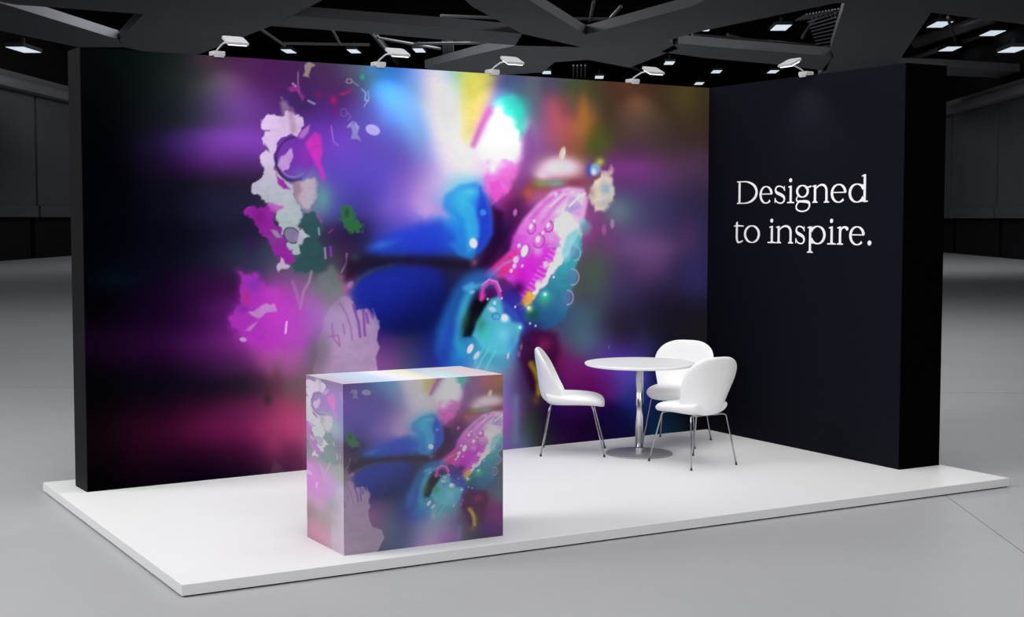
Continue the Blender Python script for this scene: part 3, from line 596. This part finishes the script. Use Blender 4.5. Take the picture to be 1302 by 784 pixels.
def g_d(x, w):
    st = x+w-.036
    return [stem(st, 0, ASC), flag(st, ASC), arc(x+(w-.03)/2, XH/2-.001, (w-.03)/2-SW*.5, XH/2-.003, 25, 335, SW*1.1, TH), pl((st, 0), (st+.036, .004), (st+.036, .011), (st+SW/2, .014), (st+SW/2, .03), (st, .03)),
            strip([(st-.036, XH-.010), (st-.016, XH-.014), (st, XH-.028)], [TH, TH*1.2, TH*1.6]), strip([(st-.04, .006), (st-.02, .012), (st, .03)], [TH, TH*1.2, TH*1.6])]
def g_g(x, w):
    c = x+w*.45
    P = bez((x+.030, .055), (x+.004, .030), (x+.010, .012), (x+.046, .014))+bez((x+.046, .014), (x+w-.06, .012), (x+w-.010, .018), (x+w-.018, -.026))[1:]+bez((x+w-.018, -.026), (x+w-.03, -.082), (x+.004, -.078), (x+.012, -.030))[1:]+bez((x+.012, -.030), (x+.016, -.006), (x+.03, .002), (x+.05, .010))[1:]
    n = len(P); W = [TH*1.2+(SW*.9-TH)*(math.exp(-((k/(n-1)-.37)/.13)**2)+.35*math.exp(-((k/(n-1)-.8)/.1)**2)) for k in range(n)]
    return [arc(c, .094, w*.34, .046, 0, 360, SW*1.0, TH, 40), strip(P, W), pl((c+.03, XH-.020), (x+w, XH-.004), (x+w, XH-.017), (c+.04, XH-.030))]
def g_t(x, w):
    a = x+.042
    P = bez((a, .045), (a, -.010), (a+.03, -.008), (x+w-.008, .016)); n = len(P)
    return [pl((a-SW/2, .04), (a+SW/2, .04), (a+SW/2, XH+.034), (a-SW/2+.004, XH+.026), (a-SW/2, XH)), pl((x+.004, XH-.009), (x+w, XH-.009), (x+w, XH), (a, XH+.006), (x+.004, XH-.003)), strip(P, [SW-(SW-TH)*(k/(n-1))**1.2 for k in range(n)])]
def g_p(x, w):
    a = x+.036
    return [stem(a, -.070, XH-.002), foot(a, -.070, .066), flag(a, XH), arc(x+w-(w-.03)/2, XH/2+.001, (w-.03)/2-SW*.5, XH/2-.003, -155, 155, SW*1.1, TH), strip([(a, XH-.036), (a+.016, XH-.018), (a+.036, XH-.006)], [TH*1.5, TH*1.2, TH]), strip([(a, .03), (a+.016, .014), (a+.036, .006)], [TH*1.5, TH*1.2, TH])]
def g_r(x, w):
    a = x+.034
    P = bez((a, XH-.060), (a+.012, XH-.012), (a+.03, XH+.002), (x+w-.016, XH-.012)); n = len(P)
    return [stem(a, 0, XH-.002), foot(a, w=.066), flag(a, XH), strip(P, [TH+(SW*.8-TH)*(k/(n-1)) for k in range(n)]), dot(x+w-.016, XH-.019, .0135)]
def g_dot(x, w): return [dot(x+w/2, .018, .019)]

def letters(name, base, glyphs, parent):
    bm = bmesh.new(); k = 0
    def solid(ring_faces):
        pass
    for fn, x0, x1 in glyphs:
        for piece in fn(x0, x1-x0):
            y1 = -.0035-.00002*(k % 40); k += 1           # each stroke a hair different so overlapping faces never fight
            def V(p, y): return bm.verts.new((p[0], y, base+p[1]))
            if piece[0] == 'poly':
                a = [V(p, y1) for p in piece[1]]; b = [V(p, 0.) for p in piece[1]]; n = len(a)
                bm.faces.new(a)
                for i in range(n): bm.faces.new((a[i], b[i], b[(i+1) % n], a[(i+1) % n]))
            else:
                L, Rr = piece[1], piece[2]; n = len(L)
                a = [V(p, y1) for p in L]; b = [V(p, y1) for p in Rr]; a2 = [V(p, 0.) for p in L]; b2 = [V(p, 0.) for p in Rr]
                for i in range(n-1):
                    bm.faces.new((a[i], a[i+1], b[i+1], b[i])); bm.faces.new((a[i], a2[i], a2[i+1], a[i+1])); bm.faces.new((b[i], b[i+1], b2[i+1], b2[i]))
    return from_bm(name, bm, M_LET, parent)
o = letters('lettering', 1.988, [(g_D, .400, .671), (g_e, .700, .862), (g_s, .889, 1.024), (g_i, 1.046, 1.130), (g_g, 1.147, 1.335), (g_n, 1.349, 1.548), (g_e, 1.566, 1.738), (g_d, 1.765, 1.974)], sroot)
o['label'] = 'white serif word Designed'
o = letters('lettering', 1.661, [(g_t, .359, .493), (g_o, .500, .706), (g_i, .807, .911), (g_n, .915, 1.129), (g_s, 1.152, 1.271), (g_p, 1.294, 1.509), (g_i, 1.530, 1.626), (g_r, 1.641, 1.769), (g_e, 1.780, 1.945), (g_dot, 1.973, 2.023)], sroot)
o['label'] = 'white serif words to inspire with a full stop'
tag(sroot, 'thick dark navy side wall with white serif lettering Designed to inspire', 'wall panel')

# ------------------------------------------------------------------ counter
CX0, CX1, CY0, CY1, CH = -4.6783, -3.6673, -2.811, -2.2714, .954
cn = empty('promotion_counter', ((CX0+CX1)/2, (CY0+CY1)/2, 0)); LX, LY = (CX1-CX0)/2, (CY1-CY0)/2
bm = bmesh.new(); add_box(bm, -LX+.003, LX, -LY+.003, LY, 0, CH-.003); from_bm('counter_body', bm, M_END, cn)
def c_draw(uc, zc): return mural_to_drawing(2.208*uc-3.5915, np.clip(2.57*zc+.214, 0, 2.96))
def f_front(u, v): return artwork(*c_draw(u, v))*.72+48  # satin reflection veil painted into the print as lifted darks
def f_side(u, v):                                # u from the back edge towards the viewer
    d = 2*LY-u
    return artwork(*mural_to_drawing(-3.5915-1.05*d, np.clip(2.57*v+.214, 0, 2.96)))*.55+108  # light falling on this side painted in as a paler print
def f_top(u, v): return artwork(*mural_to_drawing(2.208*u-3.5915, np.full_like(u, 2.72)+v*.3))*.27+176  # strong top light and sheen mixed into the print as white
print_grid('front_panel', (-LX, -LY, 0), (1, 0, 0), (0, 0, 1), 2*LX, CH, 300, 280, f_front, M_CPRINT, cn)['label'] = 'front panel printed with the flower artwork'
print_grid('side_panel', (-LX, LY, 0), (0, -1, 0), (0, 0, 1), 2*LY, CH, 150, 280, f_side, M_CPRINT, cn)['label'] = 'side panel printed with petals, paled by light painted into the print'
print_grid('countertop', (-LX, -LY, CH), (1, 0, 0), (0, 1, 0), 2*LX, 2*LY, 240, 60, f_top, M_CPRINT, cn)['label'] = 'countertop with rainbow print, bright light and sheen painted in as white'
tag(cn, 'box shaped promotion counter wrapped in the purple flower print near the platform edge', 'counter')

# ------------------------------------------------------------------ chairs
def loft(rows, name, m, parent, levels=2):
    # rows: closed cross-sections with equal vertex counts
    bm = bmesh.new(); rings = [[bm.verts.new(p) for p in r] for r in rows]; n = len(rows[0])
    for a, b in zip(rings, rings[1:]):
        for k in range(n): bm.faces.new((a[k], a[(k+1) % n], b[(k+1) % n], b[k]))
    bm.faces.new(rings[0][::-1]); bm.faces.new(rings[-1])
    o = from_bm(name, bm, m, parent, True)
    md = o.modifiers.new('subsurf', 'SUBSURF'); md.levels = levels; md.render_levels = levels
    return o

def section(c, side, nrm, w, t, bend=0., bdir=None):
    # flat rounded-ended section: half width w, thickness t, its ends bent towards +nrm
    c, side, nrm = Vector(c), Vector(side), Vector(nrm)
    bd = Vector(bdir) if bdir else nrm
    top, bot = [], []
    K = [-1, -.94, -.78, -.5, -.2, .2, .5, .78, .94, 1]
    for k in K:
        e = t*(.5*math.sqrt(max(0, 1-abs(k)**5))+.06); b = bend*(abs(k)**2.2)
        top.append(c+side*(w*k)+bd*b+nrm*e); bot.append(c+side*(w*k)+bd*b-nrm*e)
    return top+bot[::-1]

def make_chair(name='shell_chair'):
    # local frame: faces +y, x to its right, z up, feet on z = 0
    root = empty(name, (0, 0, 0))
    X = (1, 0, 0)
    rows = []
    # seat pad from front lip to the heel
    for y, z, w, t, b in ((.262, .398, .09, .02, 0), (.256, .404, .150, .048, 0), (.235, .416, .192, .064, .002), (.18, .430, .222, .074, .004), (.08, .434, .236, .080, .010), (-.03, .430, .230, .082, .02), (-.12, .426, .205, .082, .03), (-.18, .430, .178, .076, .03), (-.215, .448, .150, .05, .03)):
        rows.append(section((0, y, z), X, (0, 0, 1), w, t, b))
    loft(rows, 'seat', M_SHELL, root)
    rows = []
    # shield shaped back, narrow at the waist, slightly wrapped and reclined
    prof = ((-.120, .420, .120, .03, 25, .05), (-.165, .424, .172, .062, 32, .10), (-.202, .446, .196, .072, 55, .145), (-.222, .49, .208, .070, 76, .145), (-.234, .55, .230, .064, 84, .124), (-.245, .62, .252, .058, 84, .102), (-.257, .69, .258, .052, 82, .080), (-.268, .745, .240, .046, 80, .058), (-.276, .788, .204, .040, 79, .038), (-.282, .820, .150, .030, 78, .020), (-.285, .837, .08, .014, 78, .008))
    for y, z, w, t, a, bd in prof:
        a = math.radians(a); rows.append(section((0, y, z), X, (0, math.sin(a), math.cos(a)), w, t, bd, (0, .98, .12)))
    loft(rows, 'backrest', M_SHELL, root)
    for sx, sy_ in ((-1, 1), (1, 1), (-1, -1), (1, -1)):
        bm = bmesh.new()
        fx, fy = sx*.222, (.262 if sy_ > 0 else -.235)
        tx, ty = sx*.172, (.165 if sy_ > 0 else -.165)
        P = [(sx*.05, ty*.93, .388), (sx*.11, ty*.97, .390)]+[tuple(Vector((sx*.11, ty*.97, .390)).lerp(Vector((tx, ty, .390)), .6)), (tx-sx*.004, ty, .386), (tx+sx*.004, ty+sy_*.006, .372)]
        top = Vector(P[-1]); ft = Vector((fx, fy, .012))
        P += [tuple(top.lerp(ft, k)) for k in (.1, .5, 1.)]
        add_tube(bm, P, .0065, 8)
        lg = from_bm('leg', bm, M_WIRE, root, True)
        bm = bmesh.new(); add_lathe(bm, [(0, 0), (.009, 0), (.0095, .004), (.008, .016), (0, .016)], 12, (fx, fy))
        from_bm('foot_cap', bm, M_FOOT, lg, True)
    bm = bmesh.new()
    add_tube(bm, [(-.06, .153, .389), (.06, .153, .389)], .0065, 8); add_tube(bm, [(-.06, -.153, .389), (.06, -.153, .389)], .0065, 8)
    add_tube(bm, [(0, .153, .389), (0, -.153, .389)], .0065, 8)
    from_bm('under_frame', bm, M_WIRE, root, True)
    return root

def dup(root):
    r = root.copy(); COL.objects.link(r)
    for ch in list(root.children):
        c = ch.copy(); COL.objects.link(c); c.parent = r
        for g in list(ch.children):
            d = g.copy(); COL.objects.link(d); d.parent = c
    return r

CG = 'white chairs round the table'
def face(o, x, y, dx, dy):
    o.location = (x, y, 0); o.rotation_euler = (0, 0, math.atan2(-dx, dy))
ch1 = make_chair(); tag(ch1, 'white shell chair seen side on in front of the mural, left of the table', 'chair', CG)
face(ch1, -1.70, -.46, .83, -.56)
ch2 = dup(ch1); tag(ch2, 'white shell chair behind the table, its seat showing past the table edge', 'chair', CG)
face(ch2, -.667, -.478, -.80, -.60)
ch3 = dup(ch1); tag(ch3, 'white shell chair nearest the viewer, turned with its back to us', 'chair', CG)
face(ch3, -1.17, -1.36, -.06, 1.)

# ------------------------------------------------------------------ table
tb = empty('bistro_table', (-1.275, -.79, 0))
bm = bmesh.new(); add_lathe(bm, [(0, .703), (.405, .703), (.428, .708), (.4345, .716), (.435, .724), (.431, .7278), (0, .728)], 96)
from_bm('tabletop', bm, M_TOP, tb)
bm = bmesh.new(); add_lathe(bm, [(0, .0125), (.030, .0125), (.030, .695), (0, .695)], 48); from_bm('column', bm, M_CHROME, tb, True)
bm = bmesh.new(); add_lathe(bm, [(0, .693), (.12, .693), (.12, .7032), (0, .7032)], 48); from_bm('mounting_plate', bm, M_CHROME, tb)
bm = bmesh.new(); add_lathe(bm, [(0, 0), (.262, 0), (.264, .003), (.264, .009), (.258, .012), (.04, .0135), (0, .0135)], 96); from_bm('base_plate', bm, M_STEEL, tb)
bm = bmesh.new(); add_lathe(bm, [(.0302, .0135), (.036, .0135), (.036, .05), (.0302, .052)], 48); from_bm('collar', bm, M_CHROME, tb)
tag(tb, 'round white bistro table on a chrome column and flat steel disc base', 'table')

# ------------------------------------------------------------------ arm spotlights on the wall tops
def make_spot():
    # local frame: wall top at z = 0, wall face at y = 0, room side -y
    r = empty('arm_spotlight', (0, 0, 0))
    bm = bmesh.new(); add_box(bm, -.046, .046, -.012, .07, 0, .034, .006); add_box(bm, -.036, .036, -.010, -.003, -.010, .004, .002); from_bm('clamp', bm, M_LAMP, r)
    bm = bmesh.new(); add_tube(bm, [(-.012, .02, .032), (-.008, -.02, .052), (-.004, -.10, .078), (.006, -.15, .084)], .0065, 8); from_bm('arm', bm, M_LAMP, r, True)
    T = Matrix.Translation((.050, -.19, .086)) @ Matrix.Rotation(math.radians(26), 4, 'X')
    bm = bmesh.new()
    P = [(-.078, -.055), (.078, -.055), (.078, .06), (.06, .072), (-.06, .072), (-.078, .06)]
    add_prism(bm, P, -.007, .011); bmesh.ops.transform(bm, matrix=T, verts=bm.verts)
    hd = from_bm('lamp_head', bm, M_LAMP, r)
    bm = bmesh.new(); add_box(bm, -.066, .07, -.048, .045, -.016, -.0068, .003, T); from_bm('lamp_glass', bm, M_TUBE, hd)
    return r
lamps = []
proto = make_spot()
for k, (u, lb) in enumerate(((-4.4935, 'white arm spotlight clamped on the mural wall, first from the left'), (-3.22, 'white arm spotlight on the mural wall above the bright blue patch'), (-2.21, 'white arm spotlight on the mural wall above the yellow streak'), (-.817, 'white arm spotlight on the mural wall nearest the corner, above the brown area'))):
    o = proto if k == 0 else dup(proto)
    p = MU*u; o.location = (p.x, p.y, H+.001); o.rotation_euler = (0, 0, MANG)
    tag(o, lb, 'spotlight', 'arm spotlights along the wall tops'); lamps.append(o)
o = dup(proto); o.location = tuple(SD_*1.22+Vector((.004, 0, H+.001))); o.rotation_euler = (0, 0, -PI/2+.0071)
tag(o, 'white arm spotlight on top of the dark navy side wall, reaching to the left', 'spotlight', 'arm spotlights along the wall tops'); lamps.append(o)

# ------------------------------------------------------------------ hall
HY = math.radians(32.2)
HA = Vector((math.sin(HY), math.cos(HY), 0)); HB = Vector((math.cos(HY), -math.sin(HY), 0)); HC = Vector((CP[0], CP[1], 0))
def hall(a, b, z=0.): p = HC+HA*a+HB*b; return Vector((p.x, p.y, z))
def to_hall(P): d = Vector((P[0], P[1], 0))-HC; return d.dot(HA), d.dot(HB)
HM = Matrix.Translation(HC) @ Matrix(((HB.x, HA.x, 0, 0), (HB.y, HA.y, 0, 0), (0, 0, 1, 0), (0, 0, 0, 1)))   # local x = right, y = along the hall

# floor with construction joints
fm = bpy.data.materials.new('grey_concrete'); fm.use_nodes = True; nt = fm.node_tree; b = nt.nodes['Principled BSDF']
tc = nt.nodes.new('ShaderNodeTexCoord'); n1 = nt.nodes.new('ShaderNodeTexNoise'); n1.inputs['Scale'].default_value = .55; n1.inputs['Detail'].default_value = 4
n2 = nt.nodes.new('ShaderNodeTexNoise'); n2.inputs['Scale'].default_value = 9; n2.inputs['Detail'].default_value = 6
nt.links.new(tc.outputs['Object'], n1.inputs['Vector']); nt.links.new(tc.outputs['Object'], n2.inputs['Vector'])
ad = nt.nodes.new('ShaderNodeMath'); ad.operation = 'MULTIPLY_ADD'; ad.inputs[1].default_value = .35; nt.links.new(n2.outputs['Fac'], ad.inputs[0]); nt.links.new(n1.outputs['Fac'], ad.inputs[2])
rmp = nt.nodes.new('ShaderNodeValToRGB'); rmp.color_ramp.elements[0].position = .35; rmp.color_ramp.elements[1].position = 1.0
rmp.color_ramp.elements[0].color = (.36, .363, .374, 1); rmp.color_ramp.elements[1].color = (.41, .413, .424, 1)
nt.links.new(ad.outputs[0], rmp.inputs[0]); nt.links.new(rmp.outputs[0], b.inputs['Base Color'])
b.inputs['Roughness'].default_value = .55; b.inputs['Specular IOR Level'].default_value = .25
M_JOINT = mat('floor_joint', (.20, .20, .205), .8)
bm = bmesh.new(); add_box(bm, -60, 60, -25, 125, -.35, -HP, 0)
fl = from_bm('floor', bm, fm); fl.matrix_world = HM; struct(fl)
a1, b1 = to_hall(on_plane(1250, 499.5, -HP)); a2, b2 = to_hall(on_plane(1256, 669, -HP))
bm = bmesh.new()
for k in range(0, 5):
    add_box(bm, -40, 40, a1+k*7-.006, a1+k*7+.006, -HP-.02, -HP+.0006) if k == 0 else None
add_box(bm, b2-.0035, b2+.0035, -20, a1, -HP-.02, -HP+.0006)
jo = from_bm('trim_1', bm, M_JOINT); jo.matrix_world = HM; struct(jo)

# side walls: tall dark panels over a recessed black plinth
aL, bL = to_hall(on_plane(45, 329, -HP)); aR, bR = to_hall(on_plane(1250, 326, -HP))
def px_to_a(px, bside):
    # distance along the hall where the wall at bside is seen at photo column px
    d = CF+CR*(px-651)/FPX; db = d[0]*HB.x+d[1]*HB.y; da = d[0]*HA.x+d[1]*HA.y
    return da*bside/db
def side_wall(name, bw, sgn, seam, trim):
    bm = bmesh.new()
    for k in range(-4, 7):
        y0, y1 = seam+k*8.6+.14, seam+(k+1)*8.6-.14
        if y1 < 30 or y0 > 116: continue
        add_box(bm, min(bw, bw+sgn*.5), max(bw, bw+sgn*.5), y0, y1, 2.35, 7.6, .02)
        add_box(bm, min(bw+sgn*-.12, bw+sgn*.5), max(bw+sgn*-.12, bw+sgn*.5), y0, y1, 1.9, 2.45, .02)
    o = from_bm(name, bm, M_WALL); o.matrix_world = HM; struct(o)
    bm = bmesh.new(); add_box(bm, min(bw+sgn*.5, bw+sgn*.9), max(bw+sgn*.5, bw+sgn*.9), 20, 118, -HP, 14)
    for k in range(-4, 7):
        add_box(bm, min(bw+sgn*.25, bw+sgn*.6), max(bw+sgn*.25, bw+sgn*.6), seam+k*8.6+.3, seam+(k+1)*8.6-.3, -HP, 1.95)
    o = from_bm(name.replace('wall', 'baseboard'), bm, M_WALL2); o.matrix_world = HM; struct(o)
    bm = bmesh.new(); add_box(bm, min(bw-sgn*.5, bw+sgn*.5), max(bw-sgn*.5, bw+sgn*.5), 25, 116, 7.62, 8.1, .18); add_box(bm, min(bw+sgn*.1, bw+sgn*.6), max(bw+sgn*.1, bw+sgn*.6), 25, 116, 8.1, 8.5, .03)
    o = from_bm(trim, bm, M_STRUC); o.matrix_world = HM; struct(o)
side_wall('wall_left', bL, -1, px_to_a(50, bL), 'trim_2')
side_wall('wall_right', bR, 1, px_to_a(1264, bR), 'trim_3')
bm = bmesh.new(); add_box(bm, -40, 40, 117, 118, -HP, 16); o = from_bm('wall_back', bm, M_WALL2); o.matrix_world = HM; struct(o)
bm = bmesh.new(); add_box(bm, -40, 40, 20, 118, 14, 14.4)
for k in range(24): add_box(bm, -40, 40, 24+k*4, 24.25+k*4, 13.5, 14.0)
o = from_bm('ceiling', bm, M_DECK); o.matrix_world = HM; struct(o)

# folded steel soffit below the roof
ZC = 9.0
SOFF = [
    [(-60, -8), (8, 6), (150, 50), (158, 60), (100, 60), (0, 39), (-60, 28)],
    [(-60, -40), (-60, -10), (20, 6), (182, 18), (152, 50), (158, 60), (235, 76), (345, 33), (395, 8), (425, -8), (440, -40)],
    [(345, 33), (372, 20), (450, 26), (560, 34), (664, 43), (740, 60), (660, 58), (560, 50), (440, 40)],
    [(560, -30), (600, 8), (664, 43), (655, 58), (600, 70), (540, 86), (560, 100), (690, 92), (705, 79), (748, 76), (800, 86), (862, 62), (850, 51), (890, 40), (1062, 4), (1062, -30), (960, -30), (880, 8), (745, 44), (672, 0), (650, -30)],
    [(1062, -30), (1062, 4), (1074, 4), (1056, 62), (1060, 71), (1040, 96), (1060, 110), (1165, 110), (1150, 92), (1140, 82), (1184, 16), (1302, 31), (1360, 38), (1360, -30)],
    [(862, 55), (940, 62), (1058, 71), (1050, 90), (990, 82), (900, 74), (840, 66)],
    [(1138, 83), (1200, 85), (1302, 91), (1360, 95), (1360, 106), (1250, 98), (1150, 94)],
]
for k, P in enumerate(SOFF):
    bm = bmesh.new(); add_prism(bm, [on_plane(x, y, ZC) for x, y in P], ZC, ZC+.36)
    struct(from_bm('trim_%d' % (4+k), bm, M_STRUC))
# trusses, pipes and ducts above the soffit
bm = bmesh.new()
def seg(x0, y0, x1, y1, z, r): add_tube(bm, [on_plane(x0, y0, z), on_plane(x1, y1, z)], r, 8)
for q in ((330, 36, 362, 58), (423, 38, 432, 56), (470, 40, 490, 62), (480, 48, 560, 62), (520, 56, 640, 54), (800, 84, 830, 96), (925, 44, 962, 54), (1020, 48, 1034, 26), (790, 8, 770, 30), (755, 2, 750, 26), (722, 24, 782, 24), (1205, 22, 1216, 56), (560, 20, 660, 24), (360, 55, 470, 57), (880, 44, 1040, 58)):
    seg(*q, 10.4, .07)
struct(from_bm('trim_11', bm, M_TRUSS))
bm = bmesh.new()
for q in ((1165, 54, 1262, 22, .32), (1150, 78, 1215, 55, .16), (1216, 55, 1300, 28, .16), (1245, 80, 1300, 64, .14), (478, 46, 506, 80, .16)): seg(*q[:4], 11.5, q[4])
struct(from_bm('trim_12', bm, M_DUCT, None, True))
bm = bmesh.new()
for k in range(12): seg(1012+k*5, 26-k*.6, 1026+k*4, 14-k*.7+4, 10.0, .03)
for k in range(10): seg(1026+k*1.5, 24+k*4, 1062+k*.2, 12+k*5, 10.0, .035)
for x in (563, 566, 569, 572, 575): seg(x, 52, x+2, 78, 10.6, .05)
for x in (648, 652, 656, 660, 664): seg(x, 88, x, 93, 10.6, .05)
for x in (729, 734, 739, 744): seg(x, 83, x, 98, 10.6, .05)
struct(from_bm('trim_13', bm, M_TRUSS))

# hall lamps, each a housing with a lit diffuser
def make_hall_lamp(w, l):
    r = empty('ceiling_lamp', (0, 0, 0))
    bm = bmesh.new(); add_box(bm, -w/2-.05, w/2+.05, -l/2-.05, l/2+.05, .0, .16, .02); add_box(bm, -.06, .06, -.06, .06, .16, .5); from_bm('housing', bm, M_HFRAME, r)
    bm = bmesh.new(); add_box(bm, -w/2, w/2, -l/2, l/2, -.02, .02, .008); from_bm('diffuser', bm, M_HALL, r)
    return r
HL = [
    ((30, 63), 1, 'ceiling lamp over the far left wall panels, left of the mural wall'),
    ((367, 65), 0, 'ceiling lamp above the mural, first one right of the leftmost arm spotlight'),
    ((450, 65), 0, 'ceiling lamp just left of the second arm spotlight'),
    ((533, 64), 0, 'ceiling lamp just right of the second arm spotlight'),
    ((695, 92), 0, 'small low ceiling lamp right of the third arm spotlight, just over the mural top'),
    ((762, 98), 0, 'thin low ceiling lamp left of the fourth arm spotlight, partly hidden by the mural top'),
    ((851, 80), 0, 'ceiling lamp just right of the fourth arm spotlight'),
    ((911, 91), 0, 'ceiling lamp above the inner corner where both walls meet'),
    ((889, 106), 0, 'lowest ceiling lamp in view, just over the mural top beside the inner corner'),
    ((983, 91), 0, 'ceiling lamp just left of the side wall spotlight'),
    ((993, 35), 1, 'bright ceiling lamp in the triangular roof opening above the side wall spotlight'),
    ((898, 38), 2, 'tiny ceiling lamp at the left tip of the triangular roof opening'),
    ((1195, 31), 1, 'ceiling lamp nearest the top tip of the roof opening at far right'),
    ((1262, 42), 1, 'ceiling lamp upper right in the roof opening at far right'),
    ((1208, 62), 1, 'ceiling lamp lower left in the roof opening at far right, above the black wall end'),
    ((1288, 63), 1, 'ceiling lamp lower right in the roof opening at far right, by the photo edge'),
]
protos = {}
SZ = {0: (.55, 1.7), 1: (.75, 2.0), 2: (.3, .7)}
for (px, py), kind, lb in HL:
    zz = {30: 9.0, 1288: 9.3}.get(px, 11.2)      # the two outermost hang lower, beside the side walls
    if kind not in protos: o = protos[kind] = make_hall_lamp(*SZ[kind])
    else: o = dup(protos[kind])
    p = on_plane(px, py, zz); o.location = (p[0], p[1], zz); o.rotation_euler = (0, 0, -HY)
    tag(o, lb, 'ceiling lamp', 'lamps under the hall roof')

# ------------------------------------------------------------------ light
def area(name, loc, target, size, power, col=(1, 1, 1), spread=180):
    l = bpy.data.lights.new(name, 'AREA'); l.shape = 'RECTANGLE'; l.size, l.size_y = size; l.energy = power; l.color = col; l.spread = math.radians(spread)
    o = bpy.data.objects.new(name, l); COL.objects.link(o); o.location = loc
    d = Vector(target)-Vector(loc); o.rotation_euler = d.to_track_quat('-Z', 'Y').to_euler()
    return o
area('hall_light_overhead', (-3.2, -2.6, 8.5), (-3.2, -2.0, 0), (9, 7), 460, (1, .995, .985))
area('fill_light_front', (-5.5, -13, 7.5), (-2.8, 0, 1.2), (9, 4), 680, (1, 1, 1))  # unseen fill, added to brighten the mural evenly
area('fill_light_left', (-13, .5, 7.0), (-3, -.6, .6), (5, 5), 820, (1, 1, 1))  # added fill with no visible fitting, lifts the left-facing sides
p = hall(23, -10, 13); area('fill_light_mid', p, (p.x, p.y, 0), (6, 6), 420, (.95, .97, 1))  # unseen fill added for the floor further back on the left
area('fill_light_behind', (10, 5, 9), (9, 4.5, 0), (6, 6), 190)  # extra unseen fill, added to brighten the floor past the side wall
for a_, b_ in ((56, -11), (50, 12), (74, -2)):
    p = hall(a_, b_, 13); area('hall_light_far', p, (p.x, p.y, 0), (10, 6), 2300, (.95, .97, 1))
for o in lamps:                                  # the stand's own spotlights wash the walls below them
    l = bpy.data.lights.new('spotlight_beam', 'AREA'); l.shape = 'RECTANGLE'; l.size, l.size_y = .16, .09; l.energy = 1.6; l.color = (1, .98, .95); l.spread = math.radians(100)
    lo = bpy.data.objects.new('spotlight_beam', l); COL.objects.link(lo)
    mw = Matrix.Translation(o.location) @ Matrix.Rotation(o.rotation_euler.z, 4, 'Z')
    lo.location = mw @ Vector((.05, -.21, .055)); tgt = mw @ Vector((.05, -.04, -2.2))
    lo.rotation_euler = (tgt-lo.location).to_track_quat('-Z', 'Y').to_euler()

w = bpy.data.worlds.new('hall_ambient'); S.world = w; w.use_nodes = True
bg = w.node_tree.nodes['Background']; bg.inputs[0].default_value = (.9, .95, 1, 1); bg.inputs[1].default_value = .06

S.view_settings.view_transform = 'Standard'; S.view_settings.look = 'None'; S.view_settings.exposure = 0; S.view_settings.gamma = 1
S.view_settings.use_curve_mapping = False
